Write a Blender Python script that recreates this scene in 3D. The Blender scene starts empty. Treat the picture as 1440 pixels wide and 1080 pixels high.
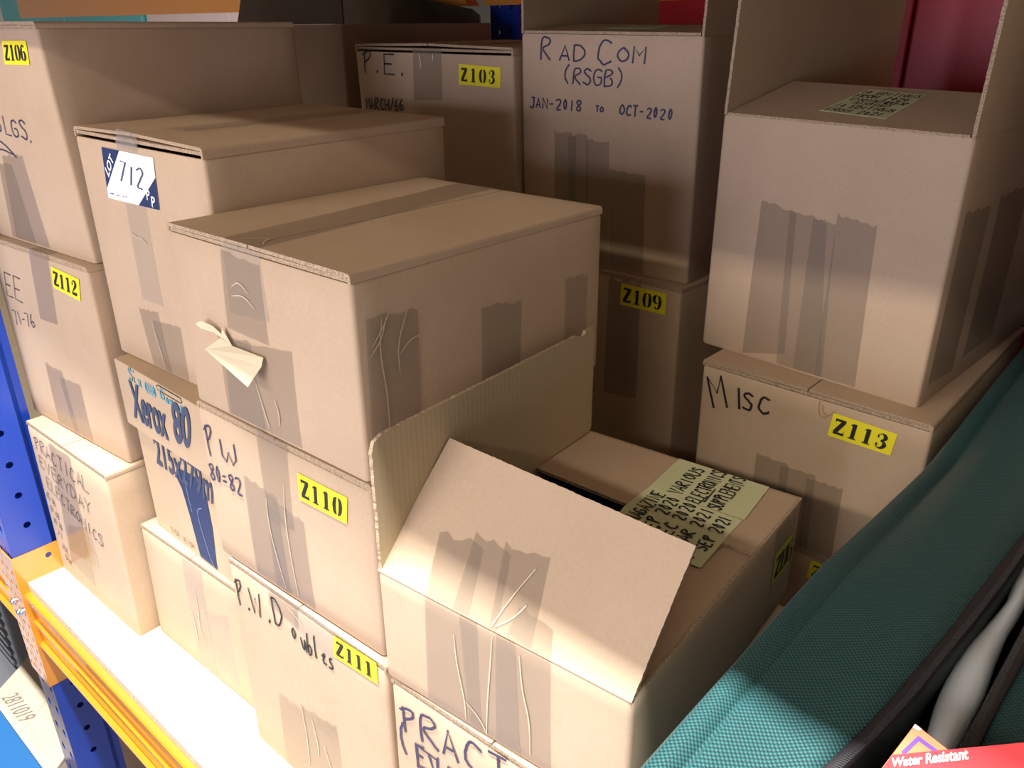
import bpy, bmesh, math, random
from mathutils import Vector, Matrix
from mathutils.geometry import tessellate_polygon

# ---------------------------------------------------------------- camera, light, exposure
scn = bpy.context.scene
COL = scn.collection
EYE = Vector((0, 0, 0.91230))
cam_d = bpy.data.cameras.new('camera'); cam = bpy.data.objects.new('camera', cam_d); COL.objects.link(cam)
cam_d.sensor_width = 36; cam_d.lens = 1144.551 / 1440 * 36; cam_d.clip_start = .02
RX, UP, FW = Vector((0.750851, 0.660422, -0.008104)), Vector((-0.261964, 0.309052, 0.914255)), Vector((-0.606299, 0.684346, -0.405059))
cam.matrix_world = Matrix(((RX.x, UP.x, -FW.x, EYE.x), (RX.y, UP.y, -FW.y, EYE.y), (RX.z, UP.z, -FW.z, EYE.z), (0, 0, 0, 1)))
scn.camera = cam
scn.view_settings.view_transform = 'Standard'; scn.view_settings.look = 'None'
scn.view_settings.gamma = 1; scn.view_settings.use_curve_mapping = False
scn.view_settings.exposure = 0.0
wd = bpy.data.worlds.new('warehouse'); scn.world = wd; wd.use_nodes = True
bg = wd.node_tree.nodes['Background']; bg.inputs[0].default_value = (1.0, .86, .78, 1); bg.inputs[1].default_value = .20

def area(name, loc, target, sx, sy, power, color):
    l = bpy.data.lights.new(name, 'AREA'); l.shape = 'RECTANGLE'; l.size = sx; l.size_y = sy
    l.energy = power; l.color = color
    o = bpy.data.objects.new(name, l); COL.objects.link(o); o.location = loc
    o.rotation_euler = (Vector(target) - Vector(loc)).to_track_quat('-Z', 'Y').to_euler()
    return o
# the aisle's ceiling tubes: one row almost above the shelf edge, one row farther out across the aisle
area('ceiling_tube_near', (-.7, -.03, 2.65), (-.7, .05, 0), 3.2, .10, 270, (1.0, .97, .95))
area('ceiling_tube_far', (-.6, -3.2, 2.66), (-.6, .6, .5), 4.0, .16, 115, (1.0, .88, .74))
# added cool fill lamp, low across the aisle, brightening the box fronts
area('cool_front_fill', (-.45, -2.1, .62), (-.6, .6, .62), 1.6, .9, 56, (.84, .82, 1.0))
BOX = {  # x, y, z, width, depth, height, yaw, lean x, lean y, top tilt x, top tilt y, tilt of what it stands on
    'L3': (-1.4712, 0.4214, 0.6106, 0.3100, 0.3966, 0.3092, 0.0652, -0.0115, -0.0251, -0.0076, -0.0052, -0.0015),
    'L2': (-1.4768, 0.4069, 0.3013, 0.3179, 0.4400, 0.3093, 0.0641, 0.0002, 0.0012, -0.0015, 0.0000, 0.0012),
    'L1': (-1.4480, 0.3771, -0.0003, 0.2926, 0.4419, 0.3015, 0.0133, 0.0044, 0.0161, 0.0012, 0.0006, 0.0000),
    'C3': (-1.1530, 0.4474, 0.4816, 0.3009, 0.3792, 0.3101, 0.0332, 0.0012, 0.0028, -0.0140, 0.0033, -0.0027),
    'C2': (-1.1324, 0.4340, 0.2076, 0.2616, 0.4382, 0.2745, -0.0233, -0.0096, -0.0229, -0.0027, 0.0000, 0.0246),
    'C1': (-1.1461, 0.4110, -0.0001, 0.2929, 0.4358, 0.2082, 0.0291, 0.0085, 0.0253, 0.0246, 0.0000, 0.0000),
    'D3': (-0.8475, 0.4033, 0.5124, 0.3046, 0.3737, 0.2061, 0.0128, -0.0054, 0.0014, -0.0062, -0.0060, 0.0074),
    'D2': (-0.8498, 0.3997, 0.3024, 0.3093, 0.4385, 0.2101, 0.0186, 0.0049, 0.0052, 0.0074, 0.0000, 0.0200),
    'D1': (-0.8321, 0.3946, -0.0009, 0.3033, 0.4398, 0.3044, -0.0011, -0.0020, 0.0088, 0.0200, 0.0000, 0.0000),
    'E2': (-0.5020, 0.3773, 0.3295, 0.2681, 0.3586, 0.1239, 0.0668, -0.0003, -0.0004, 0.0036, -0.0051, 0.0067),
    'E1': (-0.5000, 0.3758, 0.0001, 0.3100, 0.4400, 0.3293, 0.0301, 0.0068, 0.0080, 0.0067, 0.0000, 0.0000),
    'A0': (-1.6468, 1.0653, 0.0007, 0.3106, 0.4401, 0.9124, 0.0090, -0.0086, -0.0108, 0.0037, 0.0000, 0.0000),
    'PE': (-1.3177, 1.0605, 0.4390, 0.3833, 0.4404, 0.4385, 0.0443, -0.0163, -0.0128, -0.0080, 0.0000, 0.0003),
    'PEb': (-1.3177, 1.0605, 0.0002, 0.3100, 0.4400, 0.4386, 0.0000, 0.0000, 0.0000, 0.0003, 0.0000, 0.0000),
    'RC': (-0.9318, 1.0872, 0.5360, 0.3240, 0.4392, 0.3595, 0.0445, -0.0092, -0.0058, -0.0113, 0.0000, -0.0035),
    'ZN': (-0.9118, 1.0915, 0.0003, 0.3100, 0.4400, 0.5354, -0.0350, -0.0053, -0.0033, -0.0035, 0.0002, 0.0000),
    'F2': (-0.5209, 0.9998, 0.4872, 0.3024, 0.4400, 0.3133, -0.0734, 0.0034, 0.0005, -0.0165, 0.0000, -0.0153),
    'F1': (-0.4873, 0.9477, 0.2555, 0.2981, 0.4400, 0.2317, -0.0088, -0.0043, -0.0024, -0.0153, -0.0002, 0.0015),
    'F0': (-0.4873, 0.9477, -0.0000, 0.3100, 0.4400, 0.2555, 0.0000, 0.0000, 0.0000, 0.0015, 0.0000, 0.0000),
}

# ---------------------------------------------------------------- materials
def nodes(name):
    m = bpy.data.materials.new(name); m.use_nodes = True
    nt = m.node_tree; b = nt.nodes['Principled BSDF']
    return m, nt, b
def N(nt, t, **kw):
    n = nt.nodes.new(t)
    for k, v in kw.items():
        if k.startswith('i_'): n.inputs[k[2:].replace('_', ' ')].default_value = v
        else: setattr(n, k, v)
    return n
def plain(name, col, rough=.5, metal=0, spec=.5):
    m, nt, b = nodes(name); b.inputs['Base Color'].default_value = (*col, 1)
    b.inputs['Roughness'].default_value = rough; b.inputs['Metallic'].default_value = metal
    b.inputs['Specular IOR Level'].default_value = spec
    return m
def noisy(name, c1, c2, scale=8, fine=250, rough=.8, bump=.15, spec=.25, fineamt=.35, vary=0.0, dist=.0006):
    m, nt, b = nodes(name); L = nt.links.new
    tc = N(nt, 'ShaderNodeTexCoord')
    n1 = N(nt, 'ShaderNodeTexNoise', i_Scale=scale, i_Detail=4.0); L(tc.outputs['Object'], n1.inputs['Vector'])
    n2 = N(nt, 'ShaderNodeTexNoise', i_Scale=fine, i_Detail=3.0); L(tc.outputs['Object'], n2.inputs['Vector'])
    mx = N(nt, 'ShaderNodeMix', data_type='FLOAT'); mx.inputs[0].default_value = fineamt
    L(n1.outputs['Fac'], mx.inputs[2]); L(n2.outputs['Fac'], mx.inputs[3])
    r = N(nt, 'ShaderNodeValToRGB'); L(mx.outputs[0], r.inputs[0])
    r.color_ramp.elements[0].position = .3; r.color_ramp.elements[0].color = (*c1, 1)
    r.color_ramp.elements[1].position = .7; r.color_ramp.elements[1].color = (*c2, 1)
    out = r.outputs[0]
    if vary:
        oi = N(nt, 'ShaderNodeObjectInfo')
        hs = N(nt, 'ShaderNodeHueSaturation'); mr = N(nt, 'ShaderNodeMapRange')
        mr.inputs[3].default_value = 1 - vary; mr.inputs[4].default_value = 1 + vary
        L(oi.outputs['Random'], mr.inputs[0]); L(mr.outputs[0], hs.inputs['Value']); L(out, hs.inputs['Color']); out = hs.outputs[0]
    L(out, b.inputs['Base Color']); b.inputs['Roughness'].default_value = rough
    b.inputs['Specular IOR Level'].default_value = spec
    bp = N(nt, 'ShaderNodeBump', i_Strength=bump, i_Distance=dist); L(n2.outputs['Fac'], bp.inputs['Height']); L(bp.outputs[0], b.inputs['Normal'])
    return m
KRAFT = noisy('kraft_board', (.455, .335, .220), (.53, .395, .270), vary=.03)
KRAFT_IN = noisy('kraft_inner_liner', (.42, .325, .20), (.49, .38, .24), scale=5)
KRAFT_DEEP_SHADE = noisy('deep_shade_kraft_board', (.060, .042, .028), (.085, .06, .04))  # kraft with deep shade put into its colour: raised flap and rear sheet
KRAFT_SHADE = noisy('shaded_kraft_board', (.25, .17, .115), (.31, .215, .15))  # kraft with the back row's shade put into its colour
# cut edge of corrugated board: pale liners with darker flutes
EDGE, _nt, _b = nodes('corrugated_cut_edge')
_tc = N(_nt, 'ShaderNodeTexCoord'); _v = N(_nt, 'ShaderNodeTexNoise', i_Scale=700.0, i_Detail=1.0); _nt.links.new(_tc.outputs['Object'], _v.inputs['Vector'])
_r = N(_nt, 'ShaderNodeValToRGB'); _r.color_ramp.elements[0].position = .42; _r.color_ramp.elements[0].color = (.27, .19, .12, 1)
_r.color_ramp.elements[1].position = .55; _r.color_ramp.elements[1].color = (.46, .345, .225, 1)
_nt.links.new(_v.outputs['Fac'], _r.inputs[0]); _nt.links.new(_r.outputs[0], _b.inputs['Base Color']); _b.inputs['Roughness'].default_value = .9
# ribbed inside of a corrugated flap
RIB = noisy('ribbed_inner_liner', (.42, .33, .20), (.48, .38, .235), scale=5)
_nt = RIB.node_tree; _tc = N(_nt, 'ShaderNodeTexCoord'); _w = N(_nt, 'ShaderNodeTexWave', bands_direction='Y', i_Scale=48.0, i_Distortion=.6)
_nt.links.new(_tc.outputs['Object'], _w.inputs['Vector']); _bp = N(_nt, 'ShaderNodeBump', i_Strength=.10, i_Distance=.0006)
_nt.links.new(_w.outputs['Fac'], _bp.inputs['Height']); _nt.links.new(_bp.outputs[0], _nt.nodes['Principled BSDF'].inputs['Normal'])
def tape_mat(name, tint, body, fac=.3, rough=.22):
    m, nt, b = nodes(name); L = nt.links.new
    b.inputs['Base Color'].default_value = (*body, 1); b.inputs['Roughness'].default_value = rough; b.inputs['Specular IOR Level'].default_value = .9
    tc = N(nt, 'ShaderNodeTexCoord'); n = N(nt, 'ShaderNodeTexNoise', i_Scale=45.0, i_Detail=3.0, i_Distortion=1.0); L(tc.outputs['Object'], n.inputs['Vector'])
    bp = N(nt, 'ShaderNodeBump', i_Strength=.35, i_Distance=.0012); L(n.outputs['Fac'], bp.inputs['Height']); L(bp.outputs[0], b.inputs['Normal'])
    t = N(nt, 'ShaderNodeBsdfTransparent'); t.inputs[0].default_value = (*tint, 1)
    mx = N(nt, 'ShaderNodeMixShader'); mx.inputs[0].default_value = fac
    L(t.outputs[0], mx.inputs[1]); L(b.outputs[0], mx.inputs[2]); L(mx.outputs[0], nt.nodes['Material Output'].inputs[0])
    return m
TAPE = tape_mat('brown_packing_tape', (.94, .92, .89), (.36, .30, .235), .33, .17)
TAPE_TAN = tape_mat('tan_packing_tape', (.95, .90, .80), (.52, .38, .19), .4)
TAPE_CLEAR = tape_mat('clear_packing_tape', (.95, .94, .92), (.55, .52, .48), .22, .15)
CREASE = plain('tape_crease', (.55, .46, .33), .35)
YELLOW = plain('yellow_label', (.88, .78, .02), .45)
BLACK = plain('black_ink', (.012, .012, .016), .6)
INK_BLUE = plain('blue_black_marker', (.035, .03, .085), .55)
INK_GREY = plain('grey_black_marker', (.05, .045, .05), .6)
NAVY = plain('navy_print', (.018, .035, .11), .5)
PRINT_BLUE = plain('slate_blue_print', (.055, .075, .13), .7)
CYAN = plain('light_blue_crayon', (.10, .38, .50), .7)
WHITE = plain('white_paper', (.86, .87, .88), .5)
NOTE = noisy('pale_yellow_note_paper', (.60, .62, .36), (.64, .66, .40), scale=10, rough=.8, bump=.03)
CHIP_TOP = noisy('chipboard_face', (.70, .60, .42), (.80, .71, .53), scale=22, fine=120, fineamt=.5, rough=.55, bump=.1)
CHIP_EDGE = noisy('chipboard_edge', (.26, .17, .10), (.80, .66, .47), scale=260, fine=700, fineamt=.5, rough=.9, bump=.5)
ORANGE = plain('orange_rack_paint', (.72, .27, .012), .22, 0, .8)
BLUE = plain('blue_rack_paint', (.008, .055, .42), .28, 0, .6)
for _m in (ORANGE,):
    _p = _m.node_tree.nodes['Principled BSDF']; _p.inputs['Coat Weight'].default_value = 1; _p.inputs['Coat Roughness'].default_value = .12; _p.inputs['Coat IOR'].default_value = 1.8
STEEL = plain('zinc_steel', (.75, .76, .78), .25, 1)
DARK = plain('dark_gap', (.01, .01, .012), .8)

# ---------------------------------------------------------------- object helpers
def link(name, verts, faces, mats, parent=None, fmat=None, smooth=False, uv=None):
    me = bpy.data.meshes.new(name); me.from_pydata([tuple(v) for v in verts], [], faces)
    for m in (mats if isinstance(mats, (list, tuple)) else [mats]): me.materials.append(m)
    if fmat: me.polygons.foreach_set('material_index', fmat)
    if smooth: me.polygons.foreach_set('use_smooth', [True] * len(faces))
    if uv:
        l = me.uv_layers.new(name='uv')
        for i, lp in enumerate(me.loops): l.data[i].uv = uv[lp.vertex_index]
    me.update(); me.validate()
    o = bpy.data.objects.new(name, me); COL.objects.link(o)
    if parent: o.parent = parent
    return o
def tag(o, label, cat, group=None, kind=None):
    if label: o['label'] = label
    if cat: o['category'] = cat
    if group: o['group'] = group
    if kind: o['kind'] = kind
    return o
def thing(name, label, cat, loc=(0, 0, 0), rz=0, group=None):
    o = bpy.data.objects.new(name, None); COL.objects.link(o); o.location = loc; o.rotation_euler = (0, 0, rz)
    o.empty_display_size = .05
    return tag(o, label, cat, group)
def fix(o):
    bm = bmesh.new(); bm.from_mesh(o.data); bmesh.ops.recalc_face_normals(bm, faces=bm.faces); bm.to_mesh(o.data); bm.free(); return o
def cuboid(name, x0, x1, y0, y1, z0, z1, mat, parent=None, bev=.002, mats=None, fm=None):
    bm = bmesh.new(); bmesh.ops.create_cube(bm, size=1)
    for v in bm.verts: v.co = ((x0 + x1) / 2 + v.co.x * (x1 - x0), (y0 + y1) / 2 + v.co.y * (y1 - y0), (z0 + z1) / 2 + v.co.z * (z1 - z0))
    if fm:
        bm.normal_update()
        for f in bm.faces: f.material_index = fm(f.normal)
    if bev: bmesh.ops.bevel(bm, geom=bm.edges[:], offset=bev, segments=2, affect='EDGES', profile=.5)
    me = bpy.data.meshes.new(name); bm.to_mesh(me); bm.free()
    for m in (mats or [mat]): me.materials.append(m)
    o = bpy.data.objects.new(name, me); COL.objects.link(o)
    if parent: o.parent = parent
    return o
def prism_x(name, prof, x0, x1, mat, parent=None):      # a (y, z) outline swept along x
    n = len(prof); v = [(x0, y, z) for y, z in prof] + [(x1, y, z) for y, z in prof]
    f = [(i, (i + 1) % n, n + (i + 1) % n, n + i) for i in range(n)] + [tuple(range(n))[::-1], tuple(range(n, 2 * n))]
    return fix(link(name, v, f, mat, parent))
def holed_plate(name, w, h, holes, thick, M, mat, parent=None, seg=12):
    # plate in its own (a, b) plane with round or teardrop holes; M maps (a, b, t) to the parent's space
    bm = bmesh.new()
    def loop(pts):
        vs = [bm.verts.new((p[0], p[1], 0)) for p in pts]
        return [bm.edges.new((vs[i], vs[(i + 1) % len(vs)])) for i in range(len(vs))]
    E = loop([(0, 0), (w, 0), (w, h), (0, h)])
    for (a, b, ra, rb) in holes:
        E += loop([(a + ra * math.cos(2 * math.pi * i / seg), b + rb * math.sin(2 * math.pi * i / seg)) for i in range(seg)])
    bmesh.ops.triangle_fill(bm, use_beauty=True, use_dissolve=False, edges=E)
    bmesh.ops.recalc_face_normals(bm, faces=bm.faces)
    g = bmesh.ops.extrude_face_region(bm, geom=bm.faces[:])
    for v in g['geom']:
        if isinstance(v, bmesh.types.BMVert): v.co.z = thick
    bmesh.ops.recalc_face_normals(bm, faces=bm.faces)
    for v in bm.verts: v.co = M(*v.co)
    bmesh.ops.recalc_face_normals(bm, faces=bm.faces)
    me = bpy.data.meshes.new(name); bm.to_mesh(me); bm.free(); me.materials.append(mat)
    o = bpy.data.objects.new(name, me); COL.objects.link(o)
    if parent: o.parent = parent
    return o

# ---------------------------------------------------------------- lettering
HAND = dict(A='00 26 40|12 32', B='00 06 36 45 34 03|33 42 41 30 00', C='45 26 15 02 11 20 41', D='00 06|06 26 44 42 20 00', E='46 06 00 40|03 33',
    F='46 06 00|03 33', G='45 26 05 01 20 41 43 23', H='00 06|40 46|03 43', I='20 26', J='16 46|36 31 20 01', K='00 06|46 03 40', L='06 00 40',
    M='00 06 23 46 40', N='00 06 40 46', O='26 04 02 20 42 44 26', P='10 16|05 26 46 45 34 13', R='00 06 36 45 34 03 40', S='45 26 05 14 33 42 30 01',
    T='06 46|26 20', U='06 01 20 41 46', V='06 20 46', W='06 10 24 30 46', X='06 40|00 46', Y='06 23 46|23 20', Z='06 46 00 40',
    o='23 12 11 20 31 32 23', u='03 11 20 31 33|33 40', b='06 00 20 32 13 02', l='06 00 10', e='02 32 23 12 10 40', s='33 13 12 31 30 00', i='13 10|15 16',
    x='03 30|33 00', a='33 12 10 30 33 40', m='00 03 12 10|12 23 20|22 33 30', w='04 01 10 22 30 41 44')
HAND.update({'0': '26 14 12 20 32 34 26', '1': '20 26', '2': '05 26 45 33 00 40', '3': '06 36 34 23 42 30 00', '4': '36 02 42|34 30', '5': '46 06 04 33 42 30 00',
    '6': '36 03 01 20 41 33 02', '7': '06 46 10', '8': '23 05 26 45 23 01 20 41 23', '9': '44 26 04 23 44 40', '-': '03 33', '.': '10 11', '(': '37 15 12 30',
    ')': '17 35 32 10', '/': '00 46', '=': '02 32|04 34', ' ': '', '#': '00 16 10 26 20 36 30 46 40', "'": '15 16', '_': '00 40', '~': '03 14 13 23 32'})
CURVY = set('BCDGJOPRSU0235689()oubleasm')
def ribbon(V, Fc, S, pts, wid, off):
    n = len(pts); b = len(V)
    for i in range(n):
        a = pts[max(0, i - 1)]; c = pts[min(n - 1, i + 1)]
        dx, dy = c[0] - a[0], c[1] - a[1]; l = math.hypot(dx, dy) or 1e-9
        w = (wid[i] if isinstance(wid, list) else wid) / 2; nx, ny = -dy / l * w, dx / l * w
        V.append(S(pts[i][0] + nx, pts[i][1] + ny, off)); V.append(S(pts[i][0] - nx, pts[i][1] - ny, off))
    for i in range(n - 1): Fc.append((b + 2 * i, b + 2 * i + 1, b + 2 * i + 3, b + 2 * i + 2))
def chaikin(p, k=2):
    for _ in range(k):
        q = [p[0]]
        for a, b in zip(p, p[1:]): q += [(a[0] * .75 + b[0] * .25, a[1] * .75 + b[1] * .25), (a[0] * .25 + b[0] * .75, a[1] * .25 + b[1] * .75)]
        p = q + [p[-1]]
    return p
def write(parent, S, lines, mat, name='handwriting', off=.0011):
    # lines: (text, start, end of baseline, letter height, pen width[, slant])
    rnd = random.Random(sum(map(ord, ''.join(l[0] for l in lines)))); V, Fc = [], []
    for ln in lines:
        t, p0, p1, h, pen = ln[:5]; sl = ln[5] if len(ln) > 5 else .06
        d = Vector((p1[0] - p0[0], p1[1] - p0[1])); L = d.length; d /= L; u = Vector((-d.y, d.x)); adv = L / max(1, len(t) - .25)
        for i, ch in enumerate(t):
            cw = adv * .74; jx, jy, js = rnd.uniform(-.06, .06) * adv, rnd.uniform(-.05, .05) * h, rnd.uniform(.92, 1.08)
            for st in filter(None, HAND.get(ch, '').split('|')):
                p = [(int(c[0]) / 4 * cw * js, int(c[1]) / 6 * h * js) for c in st.split()]
                p = chaikin(p, 2) if ch in CURVY else chaikin(p, 0)
                q = []
                for k, (x, y) in enumerate(p):
                    x += jx + rnd.uniform(-.02, .02) * h + sl * y; y += jy + rnd.uniform(-.02, .02) * h
                    q.append((p0[0] + d.x * (i * adv + x) + u.x * y, p0[1] + d.y * (i * adv + x) + u.y * y))
                ribbon(V, Fc, S, q, pen, off)
                if ch not in CURVY and len(q) > 2:        # round the joints of angular strokes
                    for c in q[1:-1]:
                        b = len(V); V += [S(c[0] + pen / 2 * math.cos(a * math.pi / 4), c[1] + pen / 2 * math.sin(a * math.pi / 4), off) for a in range(8)]; Fc.append(tuple(range(b, b + 8)))
    return link(name, V, Fc, mat, parent)
def scrawl(parent, S, strokes, pen, mat, name='handwriting', off=.0011, smooth=2):
    V, Fc = [], []
    for s in strokes: ribbon(V, Fc, S, chaikin(s, smooth), pen, off)
    return link(name, V, Fc, mat, parent)
STEN = {
 'Z': [([(.03, .93), (.62, .93)], [.12, .12]), ([(.52, .90), (.12, .10)], [.2, .2]), ([(.04, .07), (.64, .07)], [.12, .12]), ([(.05, .93), (.07, .74)], [.06, .02]), ([(.62, .07), (.6, .28)], [.06, .02])],
 '1': [([(.34, .0), (.34, 1)], [.19, .19]), ([(.12, .03), (.56, .03)], [.06, .06]), ([(.14, .86), (.3, .95)], [.06, .1])],
 '0': [([(.31, .98), (.17, .86), (.12, .5), (.17, .14), (.31, .02)], [.03, .16, .2, .16, .03]), ([(.39, .98), (.53, .86), (.58, .5), (.53, .14), (.39, .02)], [.03, .16, .2, .16, .03])],
 '3': [([(.08, .76), (.16, .78)], [.16, .14]), ([(.1, .86), (.26, .98), (.42, .93), (.5, .76), (.42, .6), (.28, .54)], [.03, .05, .14, .2, .12, .04]), ([(.28, .5), (.44, .46), (.53, .28), (.42, .08), (.24, .02), (.08, .12)], [.04, .12, .2, .14, .06, .03]), ([(.06, .23), (.17, .23)], [.14, .14])],
 '2': [([(.08, .74), (.18, .76)], [.15, .14]), ([(.1, .86), (.28, .98), (.46, .92), (.52, .74), (.42, .55), (.2, .3), (.08, .12)], [.03, .06, .16, .2, .16, .07, .04]), ([(.06, .08), (.6, .08)], [.16, .16]), ([(.6, .05), (.6, .26)], [.07, .02])],
 '6': [([(.5, .84), (.36, .98), (.2, .84), (.12, .5), (.17, .14), (.3, .02)], [.1, .05, .14, .2, .16, .03]), ([(.3, .54), (.44, .56), (.56, .44), (.56, .2), (.46, .05), (.36, .02)], [.03, .08, .17, .2, .12, .03])],
 '7': [([(.06, .93), (.6, .93)], [.14, .14]), ([(.56, .88), (.34, .5), (.28, .0)], [.07, .12, .2])],
}
STEN['9'] = [([(.68 - x, 1 - y) for x, y in p], w) for p, w in STEN['6']]
def bil(S, q):      # q: corners tl, tr, br, bl on surface S -> a surface over (0..1, 0..1) from bottom left
    tl, tr, br, bl = q
    def f(a, b, off=0):
        u = (1 - a) * (1 - b) * bl[0] + a * (1 - b) * br[0] + a * b * tr[0] + (1 - a) * b * tl[0]
        v = (1 - a) * (1 - b) * bl[1] + a * (1 - b) * br[1] + a * b * tr[1] + (1 - a) * b * tl[1]
        return S(u, v, off)
    return f
def patch(name, parent, S, q, mat, nx=6, ny=5, off=.0008, jag=0, seed=1, wav=0):
    B = bil(S, q); rnd = random.Random(seed); V, Fc = [], []
    jt = [0] * (nx + 1)
    if jag:
        jt = [rnd.uniform(-jag, jag * .6) * .45 for _ in range(nx + 1)]
    for j in range(ny + 1):
        for i in range(nx + 1):
            b = j / ny
            if j == ny: b += jt[i]
            V.append(B(i / nx, b, off + wav * (math.sin(i * 1.9 + seed) * math.sin(j * 1.3 + seed * 2) + 1)))
    for j in range(ny):
        for i in range(nx):
            a = j * (nx + 1) + i; Fc.append((a, a + 1, a + nx + 2, a + nx + 1))
    return link(name, V, Fc, mat, parent, smooth=True)
def number_label(parent, S, q, text, mat=YELLOW):
    lab = patch('number_label', parent, S, q, mat, off=.0010)
    B = bil(S, q); V, Fc = [], []; asp = math.dist(q[0], q[1]) / math.dist(q[0], q[3])
    n = len(text); h = .66; adv = .88 / n
    for i, ch in enumerate(text):
        for pts, ws in STEN.get(ch, []):
            k = 1.08 * h / asp      # glyph units to label width
            def T(x, y, off): return B(x / asp, y, off)
            P = [((.06 + i * adv) * asp + x * h * 1.02, .17 + y * h) for x, y in pts]; W = [w * h * 1.25 for w in ws]
            if len(P) > 2:
                m = []; mw = []
                for a in range(len(P) - 1):
                    for s in range(4):
                        t = s / 4; p0, p1, p2, p3 = P[max(0, a - 1)], P[a], P[a + 1], P[min(len(P) - 1, a + 2)]
                        m.append(tuple(.5 * (2 * p1[c] + (p2[c] - p0[c]) * t + (2 * p0[c] - 5 * p1[c] + 4 * p2[c] - p3[c]) * t * t + (3 * p1[c] - p0[c] - 3 * p2[c] + p3[c]) * t ** 3) for c in (0, 1)))
                        mw.append(W[a] * (1 - t) + W[a + 1] * t)
                P, W = m + [P[-1]], mw + [W[-1]]
            ribbon(V, Fc, T, P, W, .0016)
    o = link('printed_number', V, Fc, BLACK, lab)
    return lab
def printed(parent, S, text, q, mat, name='printed_text', bold=.0, off=.0014, hand=None, sub=0):
    # built-in lettering stretched into the quad q (tl, tr, br, bl) of surface S
    cu = bpy.data.curves.new('t', 'FONT'); cu.body = text; cu.offset = bold; cu.resolution_u = 4
    ob = bpy.data.objects.new('t', cu); COL.objects.link(ob)
    me = bpy.data.meshes.new_from_object(ob.evaluated_get(bpy.context.evaluated_depsgraph_get()))
    bpy.data.objects.remove(ob)
    xs = [v.co.x for v in me.vertices]; ys = [v.co.y for v in me.vertices]
    x0, x1, y0, y1 = min(xs), max(xs), min(ys), max(ys); B = bil(S, q)
    V = [B((v.co.x - x0) / (x1 - x0), (v.co.y - y0) / (y1 - y0), off) for v in me.vertices]; Fc = [tuple(p.vertices) for p in me.polygons]
    return link(name, V, Fc, mat, parent)

# ---------------------------------------------------------------- cardboard boxes
SURF = {}
TH = .004
def flap(name, parent, S, poly, mats=None, label=None, thick=TH, serr=0, seed=3, curl=None):
    # a board panel over the outline poly of surface S: outer face, inner face, cut edge; serr roughens the cut
    rnd = random.Random(seed); P = []
    for a, b in zip(poly, poly[1:] + poly[:1]):
        hinge = a[1] < .0045 and b[1] < .0045; L = math.dist(a, b); n = max(1, int(L / .0028)) if serr and not hinge else max(1, int(L / .03))
        for i in range(n):
            t = i / n; e_ = rnd.uniform(-serr, serr) * .7 if i and not hinge else 0; nx_, ny_ = -(b[1] - a[1]) / L, (b[0] - a[0]) / L; P.append((a[0] + (b[0] - a[0]) * t + nx_ * e_, a[1] + (b[1] - a[1]) * t + ny_ * e_))
    n = len(P); V = []
    for o_ in (0, -thick):
        for (u, v) in P: V.append(S(u, v, o_ + (curl(u, v) if curl else 0)))
    tri = tessellate_polygon([[Vector((p[0], p[1], 0)) for p in P]])
    Fc = [tuple(t) for t in tri]; m = [0] * len(Fc); k = len(Fc)
    Fc += [tuple(n + i for i in reversed(t)) for t in tri]; m += [1] * k
    Fc += [(i, (i + 1) % n, n + (i + 1) % n, n + i) for i in range(n)]; m += [2] * n
    o = link(name, V, Fc, mats or [KRAFT, KRAFT_IN, EDGE], parent, m)
    bm = bmesh.new(); bm.from_mesh(o.data); bmesh.ops.recalc_face_normals(bm, faces=bm.faces); bm.to_mesh(o.data); bm.free()
    if label: o['label'] = label
    return o
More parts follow.
